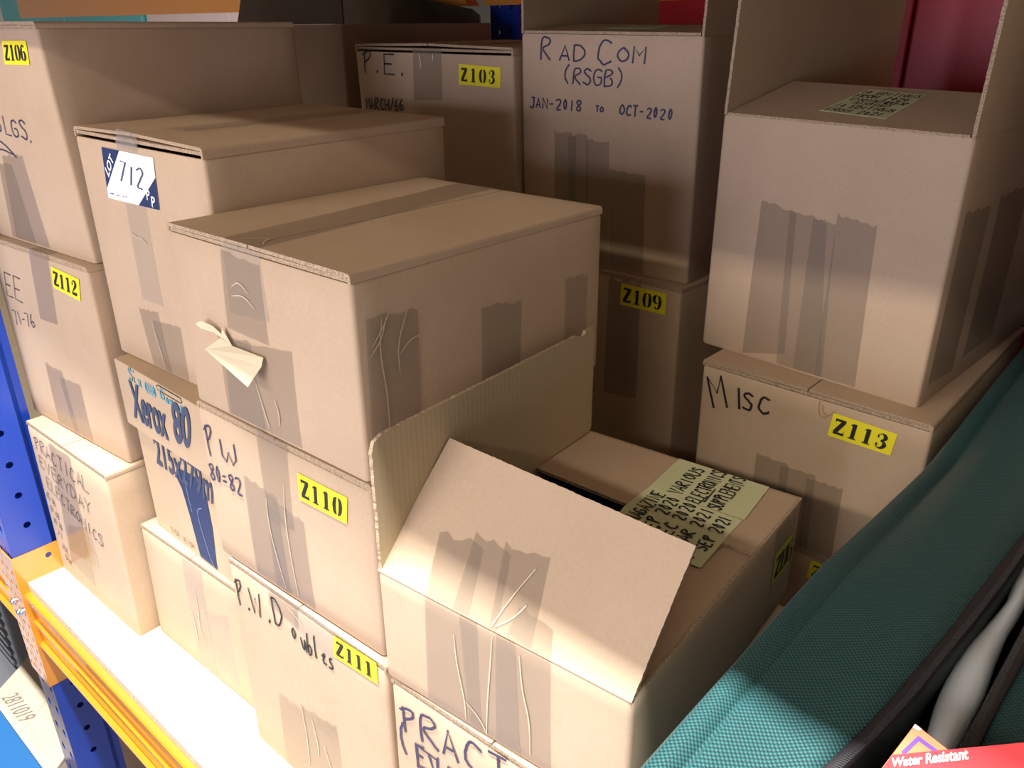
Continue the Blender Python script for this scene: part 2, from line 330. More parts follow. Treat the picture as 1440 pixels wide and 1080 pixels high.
def carton(key, label, group=None, closed=True, bulge=.003, mat=None, name='cardboard_box', inner=None, cat='box', gap=0.0, seam=True):
    x, y, z, w, d, h, yaw, sx, sy, tt, ty, b0 = BOX[key]
    root = thing(name, label, cat, (x, y, z), yaw, group)
    def loc(X, Y, Z):
        k = Z / h; return Vector((X + Z * sx, Y + Z * sy, Z + (X / w - .5) * w * ((1 - k) * b0 + k * tt) + Y * ty * k))
    def bul(u, v): return bulge * max(0, math.sin(math.pi * min(1, max(0, u)))) ** .8 * max(0, math.sin(math.pi * min(1, max(0, v)))) ** .8
    hb = h - (2 * TH + gap if closed else 0)
    def front(u, v, off=0): return loc(u, -bul(u / w, v / h) - off, v)
    def side(u, v, off=0): return loc(w + bul(u / d, v / h) + off, u, v)
    def top(u, v, off=0): return loc(u, v, h + off)
    SURF[key] = dict(f=front, s=side, t=top, w=w, d=d, h=h, root=root, loc=loc)
    R = .005
    def ring(ins, Z, cav=0):
        pts = []; r = max(.0008, R - cav); X0, X1, Y0, Y1 = ins, w - ins, ins, d - ins; n = 8
        def seg(a, b, kind):
            for i in range(n):
                t = (i + .5) / n; px = a[0] + (b[0] - a[0]) * t; py = a[1] + (b[1] - a[1]) * t
                bb = bul(t, Z / h)
                if kind == 0: py -= bb
                if kind == 1: px += bb
                if kind == 2: py += bb * .3
                if kind == 3: px -= bb * .3
                pts.append(loc(px, py, Z))
        def cor(cx, cy, a0):
            for i in range(4):
                a = a0 + math.pi / 2 * i / 3; pts.append(loc(cx + r * math.cos(a), cy + r * math.sin(a), Z))
        seg((X0 + r, Y0), (X1 - r, Y0), 0); cor(X1 - r, Y0 + r, -math.pi / 2); seg((X1, Y0 + r), (X1, Y1 - r), 1); cor(X1 - r, Y1 - r, 0)
        seg((X1 - r, Y1), (X0 + r, Y1), 2); cor(X0 + r, Y1 - r, math.pi / 2); seg((X0, Y1 - r), (X0, Y0 + r), 3); cor(X0 + r, Y0 + r, math.pi)
        return pts
    zs = [(.0012, .0005), (0, .003)] + [(0, hb * i / 8) for i in range(1, 8)] + [(0, hb - .003), (.0012, hb - .0002)]
    V, Fc, m = [], [], []; rings = []
    for ins, Z in zs: rings.append(len(V)); V += ring(ins, Z)
    n = len(V) // len(zs)
    for Z in ((hb - .0002, .006) if closed else (hb - .0002, hb * .66, hb * .33, .006)): rings.append(len(V)); V += ring(TH, Z, .003)
    no = len(zs)
    for k in range(len(rings) - 1):
        a, b = rings[k], rings[k + 1]
        for i in range(n): Fc.append((a + i, a + (i + 1) % n, b + (i + 1) % n, b + i)); m.append(0 if k < no - 1 else (2 if k == no - 1 else 1))
    Fc.append(tuple(range(n))[::-1]); m.append(0); Fc.append(tuple(range(rings[-1], rings[-1] + n))); m.append(1)
    KM = mat or KRAFT
    body = link('body', V, Fc, [KM, inner or KRAFT_IN, EDGE], root, m, smooth=True)
    body.data.set_sharp_from_angle(angle=math.radians(35))
    if closed:
        fl = min(w, d) / 2; g = .0008 if seam else .00005
        def under(u, v, off=0): return loc(u, v, h - TH - .0004 + off)
        if w / 2 < d: 
            flap('minor_flap', root, under, [(.004, .0015), (w - .004, .0015), (w - .006, fl), (.006, fl)], [KM, KRAFT_IN, EDGE])
            flap('minor_flap', root, under, [(.004, d - .0015), (.006, d - fl), (w - .006, d - fl), (w - .004, d - .0015)], [KM, KRAFT_IN, EDGE])
        for s in (0, 1):
            V, Fc, m = [], [], []
            a0 = (0.0 if s == 0 else w); a1 = w / 2 - g if s == 0 else w / 2 + g; sg = 1 if s == 0 else -1
            # folded section: rises from the wall round the fold, then runs flat to the seam
            prof = [(a0, hb + .0001), (a0, h - .0035), (a0 + sg * .001, h - .0012), (a0 + sg * .0035, h), (a1, h - .0003), (a1, h - TH), (a0 + sg * TH, h - TH), (a0 + sg * .004, hb + .0001)]
            ny = 8
            for j in range(ny + 1):
                Y = .0006 + (d - .0012) * j / ny; lift = gap * max(0, 1 - j / ny * 5)
                V += [loc(px + (.0003 * (-sg)), Y, pz + (lift * min(1, abs(px - a0) / .03) if pz > h - .0045 else 0)) for px, pz in prof]
            k = len(prof)
            for j in range(ny):
                for i in range(k): Fc.append((j * k + i, j * k + (i + 1) % k, (j + 1) * k + (i + 1) % k, (j + 1) * k + i)); m.append(0)
            Fc += [tuple(range(k))[::-1], tuple(range(ny * k, ny * k + k))]; m += [2, 2]
            fix(link('top_flap', V, Fc, [KM, KRAFT_IN, EDGE], root, m))
    return root
_tl = [0]
def tapes(key, face, quads, mat=None, jag=.05, creases=()):
    for q in quads:
        _tl[0] += 1
        m = q[4] if len(q) > 4 else (mat or TAPE)
        t = patch('packing_tape', SURF[key]['root'], SURF[key][face], q[:4], m, 8, 10, .0004 + .00012 * (_tl[0] % 4), jag, _tl[0], wav=.00012)
        yield t
def tape(key, face, quads, mat=None, jag=.05, creases=None, cmat=None):
    ts = list(tapes(key, face, quads, mat, jag))
    if creases:
        V, Fc = [], []
        for s in creases:
            p = chaikin(s, 2); ribbon(V, Fc, SURF[key][face], p, [.0006 + .0009 * math.sin(math.pi * i / (len(p) - 1)) for i in range(len(p))], .0016)
        link('crease', V, Fc, cmat or CREASE, ts[0])
    return ts

BOX['C1'] = BOX['C1'][:9] + (.010,) + BOX['C1'][10:]
# every box rests on the one below it
for lo, hi in (('L1', 'L2'), ('L2', 'L3'), ('C1', 'C2'), ('C2', 'C3'), ('D1', 'D2'), ('D2', 'D3'), ('E1', 'E2'), ('ZN', 'RC'), ('F0', 'F1'), ('F1', 'F2')):
    b_ = list(BOX[hi]); b_[2] = BOX[lo][2] + BOX[lo][5] + .0004; BOX[hi] = tuple(b_)

# ---------------------------------------------------------------- setting
tag(cuboid('floor', -6, 3, -4, 4.5, -1.0, -.95, noisy('pale_painted_floor', (.56, .53, .56), (.64, .61, .64), scale=3, rough=.35), bev=0), None, None, kind='structure')
tag(cuboid('wall_back', -6, 3, 4.5, 4.6, -1.0, 3.2, noisy('painted_blockwork', (.10, .095, .09), (.13, .12, .11), scale=2), bev=0), None, None, kind='structure')

# ---------------------------------------------------------------- racking
BEAM = [(.312, -.019), (.307, -.0195), (.305, -.022), (.305, -.031), (.307, -.034), (.3135, -.038), (.3135, -.078), (.3075, -.083), (.3075, -.089), (.3135, -.094), (.3135, -.130),
        (.306, -.134), (.305, -.137), (.306, -.1405), (.350, -.1405), (.350, -.0195)]
def beam(label, x0, x1, dy=0, dz=0, flip=False):
    pr = [((y if not flip else .66 - y) + dy, z + dz) for y, z in BEAM]
    r = thing('shelf_beam', label, 'beam', (x0, pr[0][0], pr[0][1]))
    o = prism_x('beam_rail', [(y - pr[0][0], z - pr[0][1]) for y, z in pr], 0, x1 - x0, ORANGE, r)
    return r
def board(label, x0, x1, z1, y0=.316, y1=1.545):
    r = tag(cuboid('shelf_board', x0, x1, y0, y1, z1 - .0185, z1, None, None, .0008, [CHIP_TOP, CHIP_EDGE], lambda n: 0 if abs(n.z) > .5 else 1), label, 'shelf')
    return r
XL = -1.45
board('pale chipboard shelf under the stacked boxes, right of the blue post', XL + .002, 1.3, 0)
board('chipboard shelf of the next bay, left of the blue post', -4.3, -1.535, 0)
board('chipboard shelf above the stacked boxes', XL + .002, 1.3, 1.09)
board('chipboard shelf above the next bay to the left', -4.3, -1.535, 1.09)
b1 = beam('long orange stepped beam along the front edge of the pale shelf', XL, 1.3)
b2 = beam('orange front beam of the next bay, left of the blue post', -4.3, -1.532)
beam('orange beam at the back of the pale shelf', XL, 1.3, 1.24, 0, True)
beam('orange beam high along the back, above the open boxes', XL, 1.3, 1.24, 1.092, True)
beam('orange beam high along the back at top left, above the box marked Z106', -4.3, -1.51, 1.24, 1.092, True)
beam('orange front beam of the shelf above the boxes', XL, 1.3, 0, 1.092)
beam('orange front beam of the upper shelf in the bay to the left', -4.3, -1.532, 0, 1.092)
beam('orange back beam of the next bay to the left', -4.3, -1.51, 1.24, 0, True)

def upright(label, x0, x1, y0, y1, z0, z1, flip=1):
    r = thing('rack_upright', label, 'rack post', (x1, y0, z0)); H = z1 - z0; W = x1 - x0; D = y1 - y0
    zz = [z for z in [.049 + .0602 * k for k in range(-18, 22)] if z0 + .02 < z < z1 - .02]
    side = [(.036, z - z0, .0062, .0062) for z in zz]
    holed_plate('side_web', D, H, side, -.002, lambda a, b, t: Vector((t, a, b)), BLUE, r)
    fr = [(a, z - z0 + dz, .006, .011) for z in zz for a, dz in ((W * .27, 0), (W * .73, 0))]
    holed_plate('front_face', W - .004, H, fr, .002, lambda a, b, t: Vector((-W + .002 + a, t * 1.0, b)), BLUE, r, 10)
    holed_plate('side_web', D, H, side, .002, lambda a, b, t: Vector((-W + t, a, b)), BLUE, r)
    # returns that fold inwards at the back of the channel
    for sx_ in (-1, 1):
        xa = -.002 if sx_ > 0 else -W + .002
        V = [(xa, D, 0), (xa - sx_ * .016, D + .012, 0), (xa - sx_ * .016, D + .024, 0), (xa - sx_ * .018, D + .024, 0), (xa - sx_ * .018, D + .011, 0), (xa - sx_ * .002, D - .001, 0)]
        n = len(V); V = V + [(a, b, H) for a, b, c in V]
        fix(link('return_lip', V, [(i, (i + 1) % n, n + (i + 1) % n, n + i) for i in range(n)] + [tuple(range(n))[::-1], tuple(range(n, 2 * n))], BLUE, r))
    return r
up1 = upright('blue perforated steel rack post at the left end of the pale shelf', -1.53, XL, .3055, .372, -.949, 1.6)
up2 = upright('blue perforated steel rack post at the back, behind the box marked Z103', -1.505, -1.415, 1.63, 1.70, -.949, 1.6)

for z_, lb in ((0, 'unseen blue cross member added to the rack frame level with the pale shelf'), (1.09, 'unseen blue cross member added to the rack frame to block light at the upper shelf')):
    tag(cuboid('added_brace', -1.5335, -1.4495, .400, 1.61, z_ - .045, z_ - .001, BLUE, bev=.003), lb, 'brace')  # added members close the gap between boards where ceiling light leaked through

def connector(parent, x_post, x_in, side, z0=-.235, z1=.057):
    # L-shaped beam end plate: one leg along the post's inner web, one across its front, with slots and studs
    r0 = parent.location; H = z1 - z0
    y0 = .3030
    if side > 0:
        w = .0795; holes = [(.057, H - .020, .0055, .0055)]
        holed_plate('end_plate', w, H, holes, .0025, lambda a, b, t: Vector((x_in - r0.x + t + .0004, y0 + a - r0.y, z0 + b - r0.z)), ORANGE, parent)
        sl = [(a, b, .0035, .007) for a in (.012, .036) for b in [H - .035 - .03 * k for k in range(9)]]
        holed_plate('front_plate', .048, H, sl, .0025, lambda a, b, t: Vector((x_in - .045 + a - r0.x, y0 - t - r0.y, z0 + b - r0.z)), ORANGE, parent)
        xs = [x_in - .012, x_in - .036]
    else:
        sl = [(a, b, .0035, .007) for a in (.010, .026) for b in [H - .035 - .03 * k for k in range(9)]]
        holed_plate('front_plate', .036, H, sl, .0025, lambda a, b, t: Vector((x_in + a - r0.x, y0 - t - r0.y, z0 + b - r0.z)), ORANGE, parent)
        xs = [x_in + .026]
    for k, xx in enumerate(xs):
        V, Fc = [], []; n = 10
        for j, (rr, yy) in enumerate(((.006, 0), (.006, -.003), (.0045, -.006), (.0015, -.0075))):
            V += [(xx + rr * math.cos(2 * math.pi * i / n) - r0.x, y0 - .0025 + yy - r0.y, -.062 - .013 * k + rr * math.sin(2 * math.pi * i / n) - r0.z) for i in range(n)]
        for j in range(3): Fc += [(j * n + i, j * n + (i + 1) % n, (j + 1) * n + (i + 1) % n, (j + 1) * n + i) for i in range(n)]
        Fc.append(tuple(range(3 * n, 4 * n)))
        fix(link('stud', V, Fc, STEEL, parent, smooth=True))['label'] = 'shiny steel stud'
connector(b1, 0, XL, 1); connector(b2, 0, -1.5335, -1)

# ---------------------------------------------------------------- boxes, left stack
K = SURF
carton('L1', 'bottom left box marked PRACTICAL EVERYDAY ELECTRONICS, standing on the pale shelf by the blue post'); k = K['L1']
tape('L1', 'f', [((.089, .29), (.172, .292), (.165, .166), (.083, .17)), ((.083, .172), (.166, .174), (.152, .03), (.06, .04)), ((.172, .173), (.19, .168), (.196, .10), (.18, .08), TAPE_CLEAR)])
tape('L1', 'f', [((.09, .133), (.178, .163), (.178, .085), (.07, .07))], TAPE_TAN, .03)
write(k['root'], k['f'], [('PRACTICAL', (.022, .255), (.222, .243), .026, .0018), ('EVERYDAY', (.024, .222), (.212, .202), .024, .0018), ('ELECTRONICS', (.034, .186), (.232, .148), .024, .0018),
    ('65 66', (.018, .158), (.052, .152), .014, .0014), ('67 68', (.020, .132), (.054, .126), .014, .0014), ('69 70', (.022, .108), (.054, .102), .014, .0014), ('71', (.026, .084), (.044, .08), .014, .0014), ('JUL', (.03, .058), (.055, .05), .014, .0014), ('DUP.', (.034, .034), (.066, .026), .014, .0014)], INK_GREY)
carton('L2', 'middle box of the left stack, yellow sticker Z112, marked EE 71-76'); k = K['L2']
tape('L2', 'f', [((.147, .308), (.208, .308), (.191, .199), (.134, .197)), ((.109, .118), (.165, .116), (.165, .004), (.096, .004)), ((.150, .104), (.217, .108), (.211, .004), (.15, .004))])
tape('L2', 't', [((.150, .30), (.208, .30), (.208, .0), (.147, .0))], jag=0)
number_label(k['root'], k['f'], ((.213, .294), (.292, .288), (.283, .254), (.206, .261)), 'Z112')
write(k['root'], k['f'], [('EE', (.026, .214), (.080, .212), .040, .0018, .25), ('71-76', (.030, .166), (.108, .176), .024, .0018)], INK_GREY)
carton('L3', 'top left box with yellow sticker Z106, tall, cut by the left edge of the picture', bulge=.002); k = K['L3']
tape('L3', 'f', [((.111, .132), (.178, .138), (.183, .004), (.072, .004)), ((.090, .118), (.135, .122), (.14, .004), (.06, .004))])
number_label(k['root'], k['f'], ((.211, .286), (.279, .287), (.273, .258), (.202, .257)), 'Z106')
write(k['root'], k['f'], [('B', (.122, .166), (.141, .166), .026, .0020), ('LGS.', (.146, .164), (.232, .156), .026, .0020)], INK_BLUE)
scrawl(k['root'], k['f'], [[(.04, .15), (.09, .158), (.13, .15), (.16, .132)], [(.07, .13), (.11, .142), (.15, .136)]], .002, INK_BLUE)

# ---------------------------------------------------------------- second stack
carton('C1', 'plain taped box on the shelf below the white-lidded paper box', bulge=.003); k = K['C1']
tape('C1', 'f', [((.122, .204), (.175, .204), (.178, .004), (.124, .004)), ((.169, .127), (.232, .150), (.235, .02), (.184, .02), TAPE_CLEAR)], TAPE_CLEAR, creases=[[(.15, .16), (.155, .12), (.148, .09), (.16, .06)], [(.132, .11), (.138, .08), (.133, .05)]])
tape('C1', 't', [((.130, .30), (.175, .30), (.175, .0), (.122, .0))], TAPE_CLEAR, jag=0)

# lidded copier paper box
x, y, z, w, d, h, yaw, *_ = BOX['C2']; x -= .0026; y -= .0063
r = thing('paper_box', 'lidded copier paper box printed Xerox 80 with a handle slot, in the second stack', 'box', (x, y, z), yaw)
SURF['C2'] = dict(root=r, f=lambda u, v, off=0: Vector((u, -off, v)), w=w, d=d, h=h); LZ = .174
def shell(name, x0, x1, y0, y1, z0, z1, parent, mats, open_top, r_=.004):
    V, Fc, m = [], [], []; n = 0
    def ring(i_, z_):
        out = []
        for cx, cy, a0 in ((x1 - r_ - i_, y0 + r_ + i_, -90), (x1 - r_ - i_, y1 - r_ - i_, 0), (x0 + r_ + i_, y1 - r_ - i_, 90), (x0 + r_ + i_, y0 + r_ + i_, 180)):
            for k_ in range(4): a = math.radians(a0 + 30 * k_); out.append((cx + r_ * math.cos(a), cy + r_ * math.sin(a), z_))
        return out
    seq = [(0, z0), (0, z1), (.003, z1), (.003, z0 + .003)] if open_top else [(.003, z0), (.003, z1 - .003)][::-1] + [(.003, z0), (0, z0), (0, z1 - .002), (.0015, z1)]
    if not open_top: seq = [(.003, z1 - .003), (.003, z0), (0, z0), (0, z1 - .002), (.0012, z1)]
    for i_, z_ in seq: V += ring(i_, z_)
    for j in range(len(seq) - 1): Fc += [(j * 16 + i, j * 16 + (i + 1) % 16, (j + 1) * 16 + (i + 1) % 16, (j + 1) * 16 + i) for i in range(16)]
    Fc += [tuple(range(16)), tuple(range((len(seq) - 1) * 16, len(seq) * 16))]
    o = fix(link(name, V, Fc, mats, parent, smooth=True)); o.data.set_sharp_from_angle(angle=math.radians(35)); return o
PAPERBOX = noisy('pale_printed_board', (.50, .37, .235), (.56, .42, .28), rough=.7)
shell('body', .011, w - .008, .007, d - .007, 0, h - .004, r, PAPERBOX, True)
lid = shell('lid', 0, w, 0, d, LZ, h, r, PAPERBOX, False)
inset = lambda u, v, off=0: Vector((u, .007 - off, v))
printed(lid, SURF['C2']['f'], 'Xerox', [(.041, .254), (.146, .250), (.139, .190), (.034, .192)], PRINT_BLUE, bold=.028)
printed(lid, SURF['C2']['f'], '80', [(.168, .262), (.223, .266), (.203, .200), (.158, .196)], PRINT_BLUE, bold=.03)
printed(r, inset, '215x279m', [(.067, .1730), (.237, .1730), (.222, .121), (.063, .124)], PRINT_BLUE, bold=.02)
write(lid, SURF['C2']['f'], [('Six', (.046, .254), (.084, .252), .020, .0024), ('Games', (.140, .254), (.200, .252), .016, .0024)], CYAN)
scrawl(lid, SURF['C2']['f'], [[(.096 + i * .0035, .253 + (.014 if i % 2 else 0)) for i in range(9)], [(.096 + i * .0035, .250 + (.014 if i % 2 == 0 else 0)) for i in range(9)]], .004, CYAN, smooth=0)
slot = patch('handle_slot', lid, SURF['C2']['f'], ((.134, .2725), (.200, .2725), (.200, .2665), (.134, .2665)), KRAFT_IN, off=.0005)
ribV, ribF = [], []; ribbon(ribV, ribF, SURF['C2']['f'], [(.132, .2695), (.136, .2730), (.198, .2730), (.202, .2695), (.198, .2655), (.136, .2655), (.132, .2695)], .0012, .0008); link('slot_edge', ribV, ribF, DARK, slot)
# big navy printed shape running down the body, with pale outlines
Q = [(.118, .130), (.134, .143), (.166, .147), (.200, .148), (.205, .137), (.206, .076), (.198, .015), (.198, .004), (.150, .004), (.141, .068), (.132, .110)]
tri = tessellate_polygon([[Vector((a, b, 0)) for a, b in Q]])
pb = link('printed_shape', [inset(a, b, .0009) for a, b in Q], [tuple(t) for t in tri], NAVY, r)
V, Fc = [], []
for s in ([(.150, .138), (.148, .11), (.152, .08)], [(.185, .10), (.172, .094), (.168, .08), (.174, .05), (.182, .02), (.19, .006)]): ribbon(V, Fc, inset, chaikin(s), .0012, .0014)
link('pale_outline', V, Fc, plain('pale_blue_line', (.25, .35, .5), .6), pb)
write(r, inset, [('SIDE WEIGH', (.064, .008), (.134, .008), .009, .0008, 0)], INK_GREY, name='printed_text')

carton('C3', 'box with the white and navy auction lot label 712, on top of the paper box', gap=.004, bulge=.003); k = K['C3']
tape('C3', 'f', [((.111, .306), (.160, .306), (.158, .10), (.105, .10), TAPE_CLEAR), ((.088, .084), (.140, .088), (.142, .003), (.096, .003)), ((.120, .074), (.191, .080), (.186, .003), (.130, .003))], creases=[[(.112, .19), (.125, .185), (.14, .186), (.148, .18)], [(.12, .07), (.125, .04), (.13, .01)]])
tape('C3', 't', [((.130, .37), (.182, .37), (.168, .0), (.118, .0), TAPE_CLEAR)], jag=0)
tape('C3', 'f', [((.117, .317), (.166, .314), (.163, .293), (.114, .296), TAPE_CLEAR)], jag=.1)
LQ = ((.073, .291), (.197, .290), (.193, .229), (.066, .227))
lot = patch('lot_label', k['root'], k['f'], LQ, WHITE, off=.0010); B = bil(k['f'], LQ)
for nm, P in (('navy_corner', [(0, 1), (.36, 1), (0, .08 + .12)]), ('navy_corner', [(1, .62), (1, 0), (.62, 0)])):
    link(nm, [B(a, b, .0014) for a, b in P], [(0, 1, 2)], NAVY, lot)
printed(lot, B, 'LOT', [(.02, .60), (.17, .92), (.24, .80), (.08, .42)], WHITE, bold=.03, off=.0017)
printed(lot, B, 'P', [(.80, .34), (.87, .36), (.85, .16), (.80, .15)], WHITE, bold=.02, off=.0017)
printed(lot, B, 'P', [(.88, .24), (.95, .25), (.94, .03), (.88, .03)], WHITE, bold=.02, off=.0017)
write(lot, B, [('712', (.30, .40), (.74, .34), .40, .026, .0)], PRINT_BLUE, off=.0017)
write(lot, B, [('www.ppauctions', (.06, .10), (.40, .10), .035, .008, 0)], PRINT_BLUE, name='printed_text', off=.0017)

# ---------------------------------------------------------------- third stack, in the middle
BOX['D1'] = BOX['D1'][:4] + (.36,) + BOX['D1'][5:]; BOX['D2'] = BOX['D2'][:4] + (.36,) + BOX['D2'][5:]
BOX['E1'] = BOX['E1'][:3] + (.262, .340) + BOX['E1'][5:]
carton('D1', 'bottom box of the middle stack, yellow sticker Z111, marked P.W. Doubles', bulge=.003); k = K['D1']
tape('D1', 'f', [((.090, .303), (.150, .308), (.148, .272), (.088, .278)), ((.140, .302), (.216, .306), (.214, .262), (.140, .270), TAPE_CLEAR), ((.080, .135), (.135, .140), (.134, .004), (.070, .004)), ((.132, .148), (.205, .160), (.206, .004), (.134, .004))],
    creases=[[(.135, .15), (.138, .10), (.134, .05)], [(.155, .14), (.162, .10), (.158, .08)], [(.175, .11), (.185, .07), (.19, .04)], [(.13, .295), (.15, .288), (.16, .28)]])
number_label(k['root'], k['f'], ((.218, .301), (.290, .304), (.290, .275), (.215, .271)), 'Z111')
write(k['root'], k['f'], [('P', (.010, .238), (.030, .240), .042, .0028), ('.', (.036, .240), (.042, .240), .03, .004), ('W', (.044, .242), (.080, .247), .038, .0026), ('.', (.084, .246), (.090, .246), .03, .004), ('D', (.100, .254), (.122, .258), .036, .0028), ('o', (.132, .252), (.148, .254), .028, .0026), ('ubles', (.152, .246), (.214, .250), .030, .0026)], BLACK)
carton('D2', 'middle box of the middle stack, yellow sticker Z110, marked PW 80=82', bulge=.003); k = K['D2']
tape('D2', 'f', [((.122, .212), (.178, .212), (.176, .105), (.128, .10)), ((.086, .142), (.150, .138), (.150, .004), (.080, .004)), ((.128, .133), (.196, .125), (.195, .004), (.12, .004))],
    creases=[[(.13, .13), (.128, .09), (.135, .05), (.142, .01)], [(.168, .16), (.163, .12), (.164, .06), (.166, .01)]])
number_label(k['root'], k['f'], ((.194, .184), (.274, .184), (.270, .152), (.194, .152)), 'Z110')
write(k['root'], k['f'], [('P', (.012, .142), (.034, .144), .044, .0026), ('w', (.044, .146), (.082, .150), .040, .0026), ('80=82', (.006, .108), (.078, .112), .022, .0026)], INK_BLUE)
carton('D3', 'large box topping the middle stack, peeling brown tape on its front', bulge=.004, gap=.001); k = K['D3']
tape('D3', 'f', [((.109, .205), (.173, .203), (.180, .135), (.110, .130), TAPE_CLEAR), ((.105, .195), (.172, .190), (.174, .110), (.100, .112)), ((.088, .097), (.211, .114), (.203, .004), (.072, .004)), ((.076, .099), (.140, .106), (.140, .004), (.068, .004), TAPE)],
    creases=[[(.12, .16), (.135, .168), (.15, .158)], [(.118, .15), (.14, .155), (.158, .145)], [(.14, .06), (.146, .03), (.15, .01)], [(.17, .05), (.174, .035), (.17, .02)]])
tape('D3', 't', [((.075, .3730), (.135, .3730), (.172, .0), (.110, .0))], jag=0, creases=[[(.13, .006), (.15, .03), (.16, .012), (.168, .01)]])
tape('D3', 's', [((.013, .166), (.073, .158), (.069, .004), (.006, .004)), ((.158, .139), (.221, .128), (.217, .004), (.156, .004)), ((.30, .135), (.345, .13), (.345, .004), (.30, .004))],
    creases=[[(.03, .16), (.024, .13), (.03, .08), (.028, .01)], [(.016, .135), (.03, .15), (.04, .165)], [(.012, .125), (.028, .14), (.035, .16)], [(.06, .16), (.045, .13), (.046, .10)], [(.048, .12), (.06, .13), (.073, .132)]])
# the peeling piece of tape that stands off the front
F_ = k['f']
P = [(.052, .108), (.062, .113), (.078, .110), (.092, .104), (.095, .112), (.112, .096), (.165, .096), (.166, .088), (.158, .068), (.110, .080), (.076, .087), (.092, .100), (.078, .103), (.060, .104)]
off = [.010, .008, .004, .003, .003, .004, .002, .006, .020, .018, .016, .005, .004, .008]
V = [F_(a, b, o_ + .001) for (a, b), o_ in zip(P, off)]
tri = tessellate_polygon([[Vector((a, b, 0)) for a, b in P]])
pt = link('loose_tape', V, [tuple(t) for t in tri], plain('crumpled_tan_tape', (.72, .62, .42), .3), k['root']); pt['label'] = 'loose curled end of tan tape'
md = pt.modifiers.new('thick', 'SOLIDIFY'); md.thickness = .0004

# ---------------------------------------------------------------- fourth stack: the open box
carton('E1', 'bottom box marked PRACT (EVE..., under the small open box', bulge=.002); k = K['E1']
write(k['root'], k['f'], [('PRACT', (.014, .268), (.152, .288), .034, .0032), ('(', (.010, .236), (.024, .238), .034, .0032), ('E', (.034, .236), (.050, .238), .026, .0032), ('V', (.056, .228), (.072, .232), .034, .0032), ('E', (.082, .238), (.100, .242), .026, .0032), ('E', (.040, .200), (.056, .202), .026, .0032), ('L', (.080, .205), (.10, .206), .026, .0032), ('PRACTICAL', (.02, .155), (.24, .17), .028, .0030)], INK_BLUE)
scrawl(k['root'], k['f'], [[(.034, .232), (.034, .262), (.062, .262), (.062, .236), (.034, .232)]], .003, INK_BLUE, smooth=0)
carton('E2', 'small open box with raised flaps and yellow notes, taped across the front', closed=False, bulge=.001); k = K['E2']; r = k['root']; w, d, h = k['w'], k['d'], k['h']
FL = .137
def left_flap(a, b, off=0): return k['loc'](0, a, h) + Vector((.0005 - off, 0, b))
flap('left_flap', r, lambda a, b, off=0: k['loc'](.0045, a, h) + Vector((off, 0, b)), [(.002, .004), (.001, .0), (.354, .0), (.3585, .006), (.3590, FL - .004), (.356, FL), (.34, FL - .001), (.335, FL - .006), (.32, FL - .001), (.016, FL - .001), (.006, FL - .005), (.002, FL - .014)], [RIB, KRAFT, EDGE], 'raised left flap, ribbed inside', serr=.0006)
c45, s45 = math.cos(math.radians(45)), math.sin(math.radians(45))
def front_flap(a, b, off=0): return k['loc'](a, b * c45 - off * s45, h) + Vector((0, 0, b * s45 + off * c45 + .0005))
flap('front_flap', r, front_flap, [(.001, 0), (w - .001, 0), (w - .0005, .126), (.007, .139)], [KRAFT, KRAFT_IN, EDGE], 'front flap standing at a slant', serr=.0004)
flap('right_flap', r, lambda a, b, off=0: k['loc'](a, b, h - .0048) + Vector((0, 0, off)), [(w - .0015, .003), (w - .0015, d - .003), (w - FL, d - .008), (w - FL, .010)], None, 'right flap folded in level', serr=.0003)
flap('rear_flap', r, lambda a, b, off=0: k['loc'](a, b, h) + Vector((0, 0, off - .0002)), [(.006, d - .0005), (.005, .243), (w - .001, .231), (w - .0005, d - .0005)], None, 'rear flap folded in level', serr=.0003)
tape('E2', 'f', [((.060, .1232), (.120, .1236), (.122, .002), (.056, .002)), ((.100, .1236), (.160, .1236), (.165, .002), (.108, .002)), ((.140, .1236), (.195, .1236), (.197, .002), (.138, .002))], jag=0,
    creases=[[(.094, .10), (.096, .07), (.104, .03), (.104, .008)], [(.137, .12), (.134, .08), (.13, .04), (.128, .004)], [(.165, .115), (.168, .08), (.176, .05), (.176, .01)], [(.104, .03), (.12, .02), (.128, .006)]])
K['FF'] = dict(f=front_flap, root=[o for o in r.children if o.name.startswith('front_flap')][0])
V_ = [((.045, .056), (.094, .060), (.110, .001), (.060, .001)), ((.080, .070), (.122, .062), (.140, .001), (.092, .001)), ((.112, .071), (.158, .071), (.175, .001), (.132, .001)), ((.150, .028), (.186, .022), (.195, .001), (.150, .001))]
for i, q in enumerate(V_): patch('packing_tape', K['FF']['root'], front_flap, q, TAPE, 6, 6, .0005 + .00012 * i, .16, 40 + i, .0001)
V, Fc = [], []
for s in ([(.134, .002), (.140, .03), (.150, .06)], [(.138, .004), (.150, .016), (.156, .03)]): ribbon(V, Fc, front_flap, chaikin(s), .0012, .0014)
link('crease', V, Fc, CREASE, [o for o in K['FF']['root'].children][0])
tape('E2', 's', [((.282, .1225), (.340, .1222), (.345, .002), (.285, .002))], jag=0)
number_label(r, k['s'], ((.288, .092), (.338, .092), (.338, .052), (.288, .052)), 'Z116', plain('dull_yellow_label', (.62, .58, .04), .5))
tp = k['t']
n1 = flap('sticky_note', r, lambda a, b, off=0: tp(a, b, .0009 + off), [(.125, .3575), (.232, .3575), (.236, .281), (.158, .279), (.128, .283)], [NOTE, NOTE, NOTE], 'yellow note near the back, VARIOUS ELECTRONICS SUPPLEMENTS', thick=.0003)
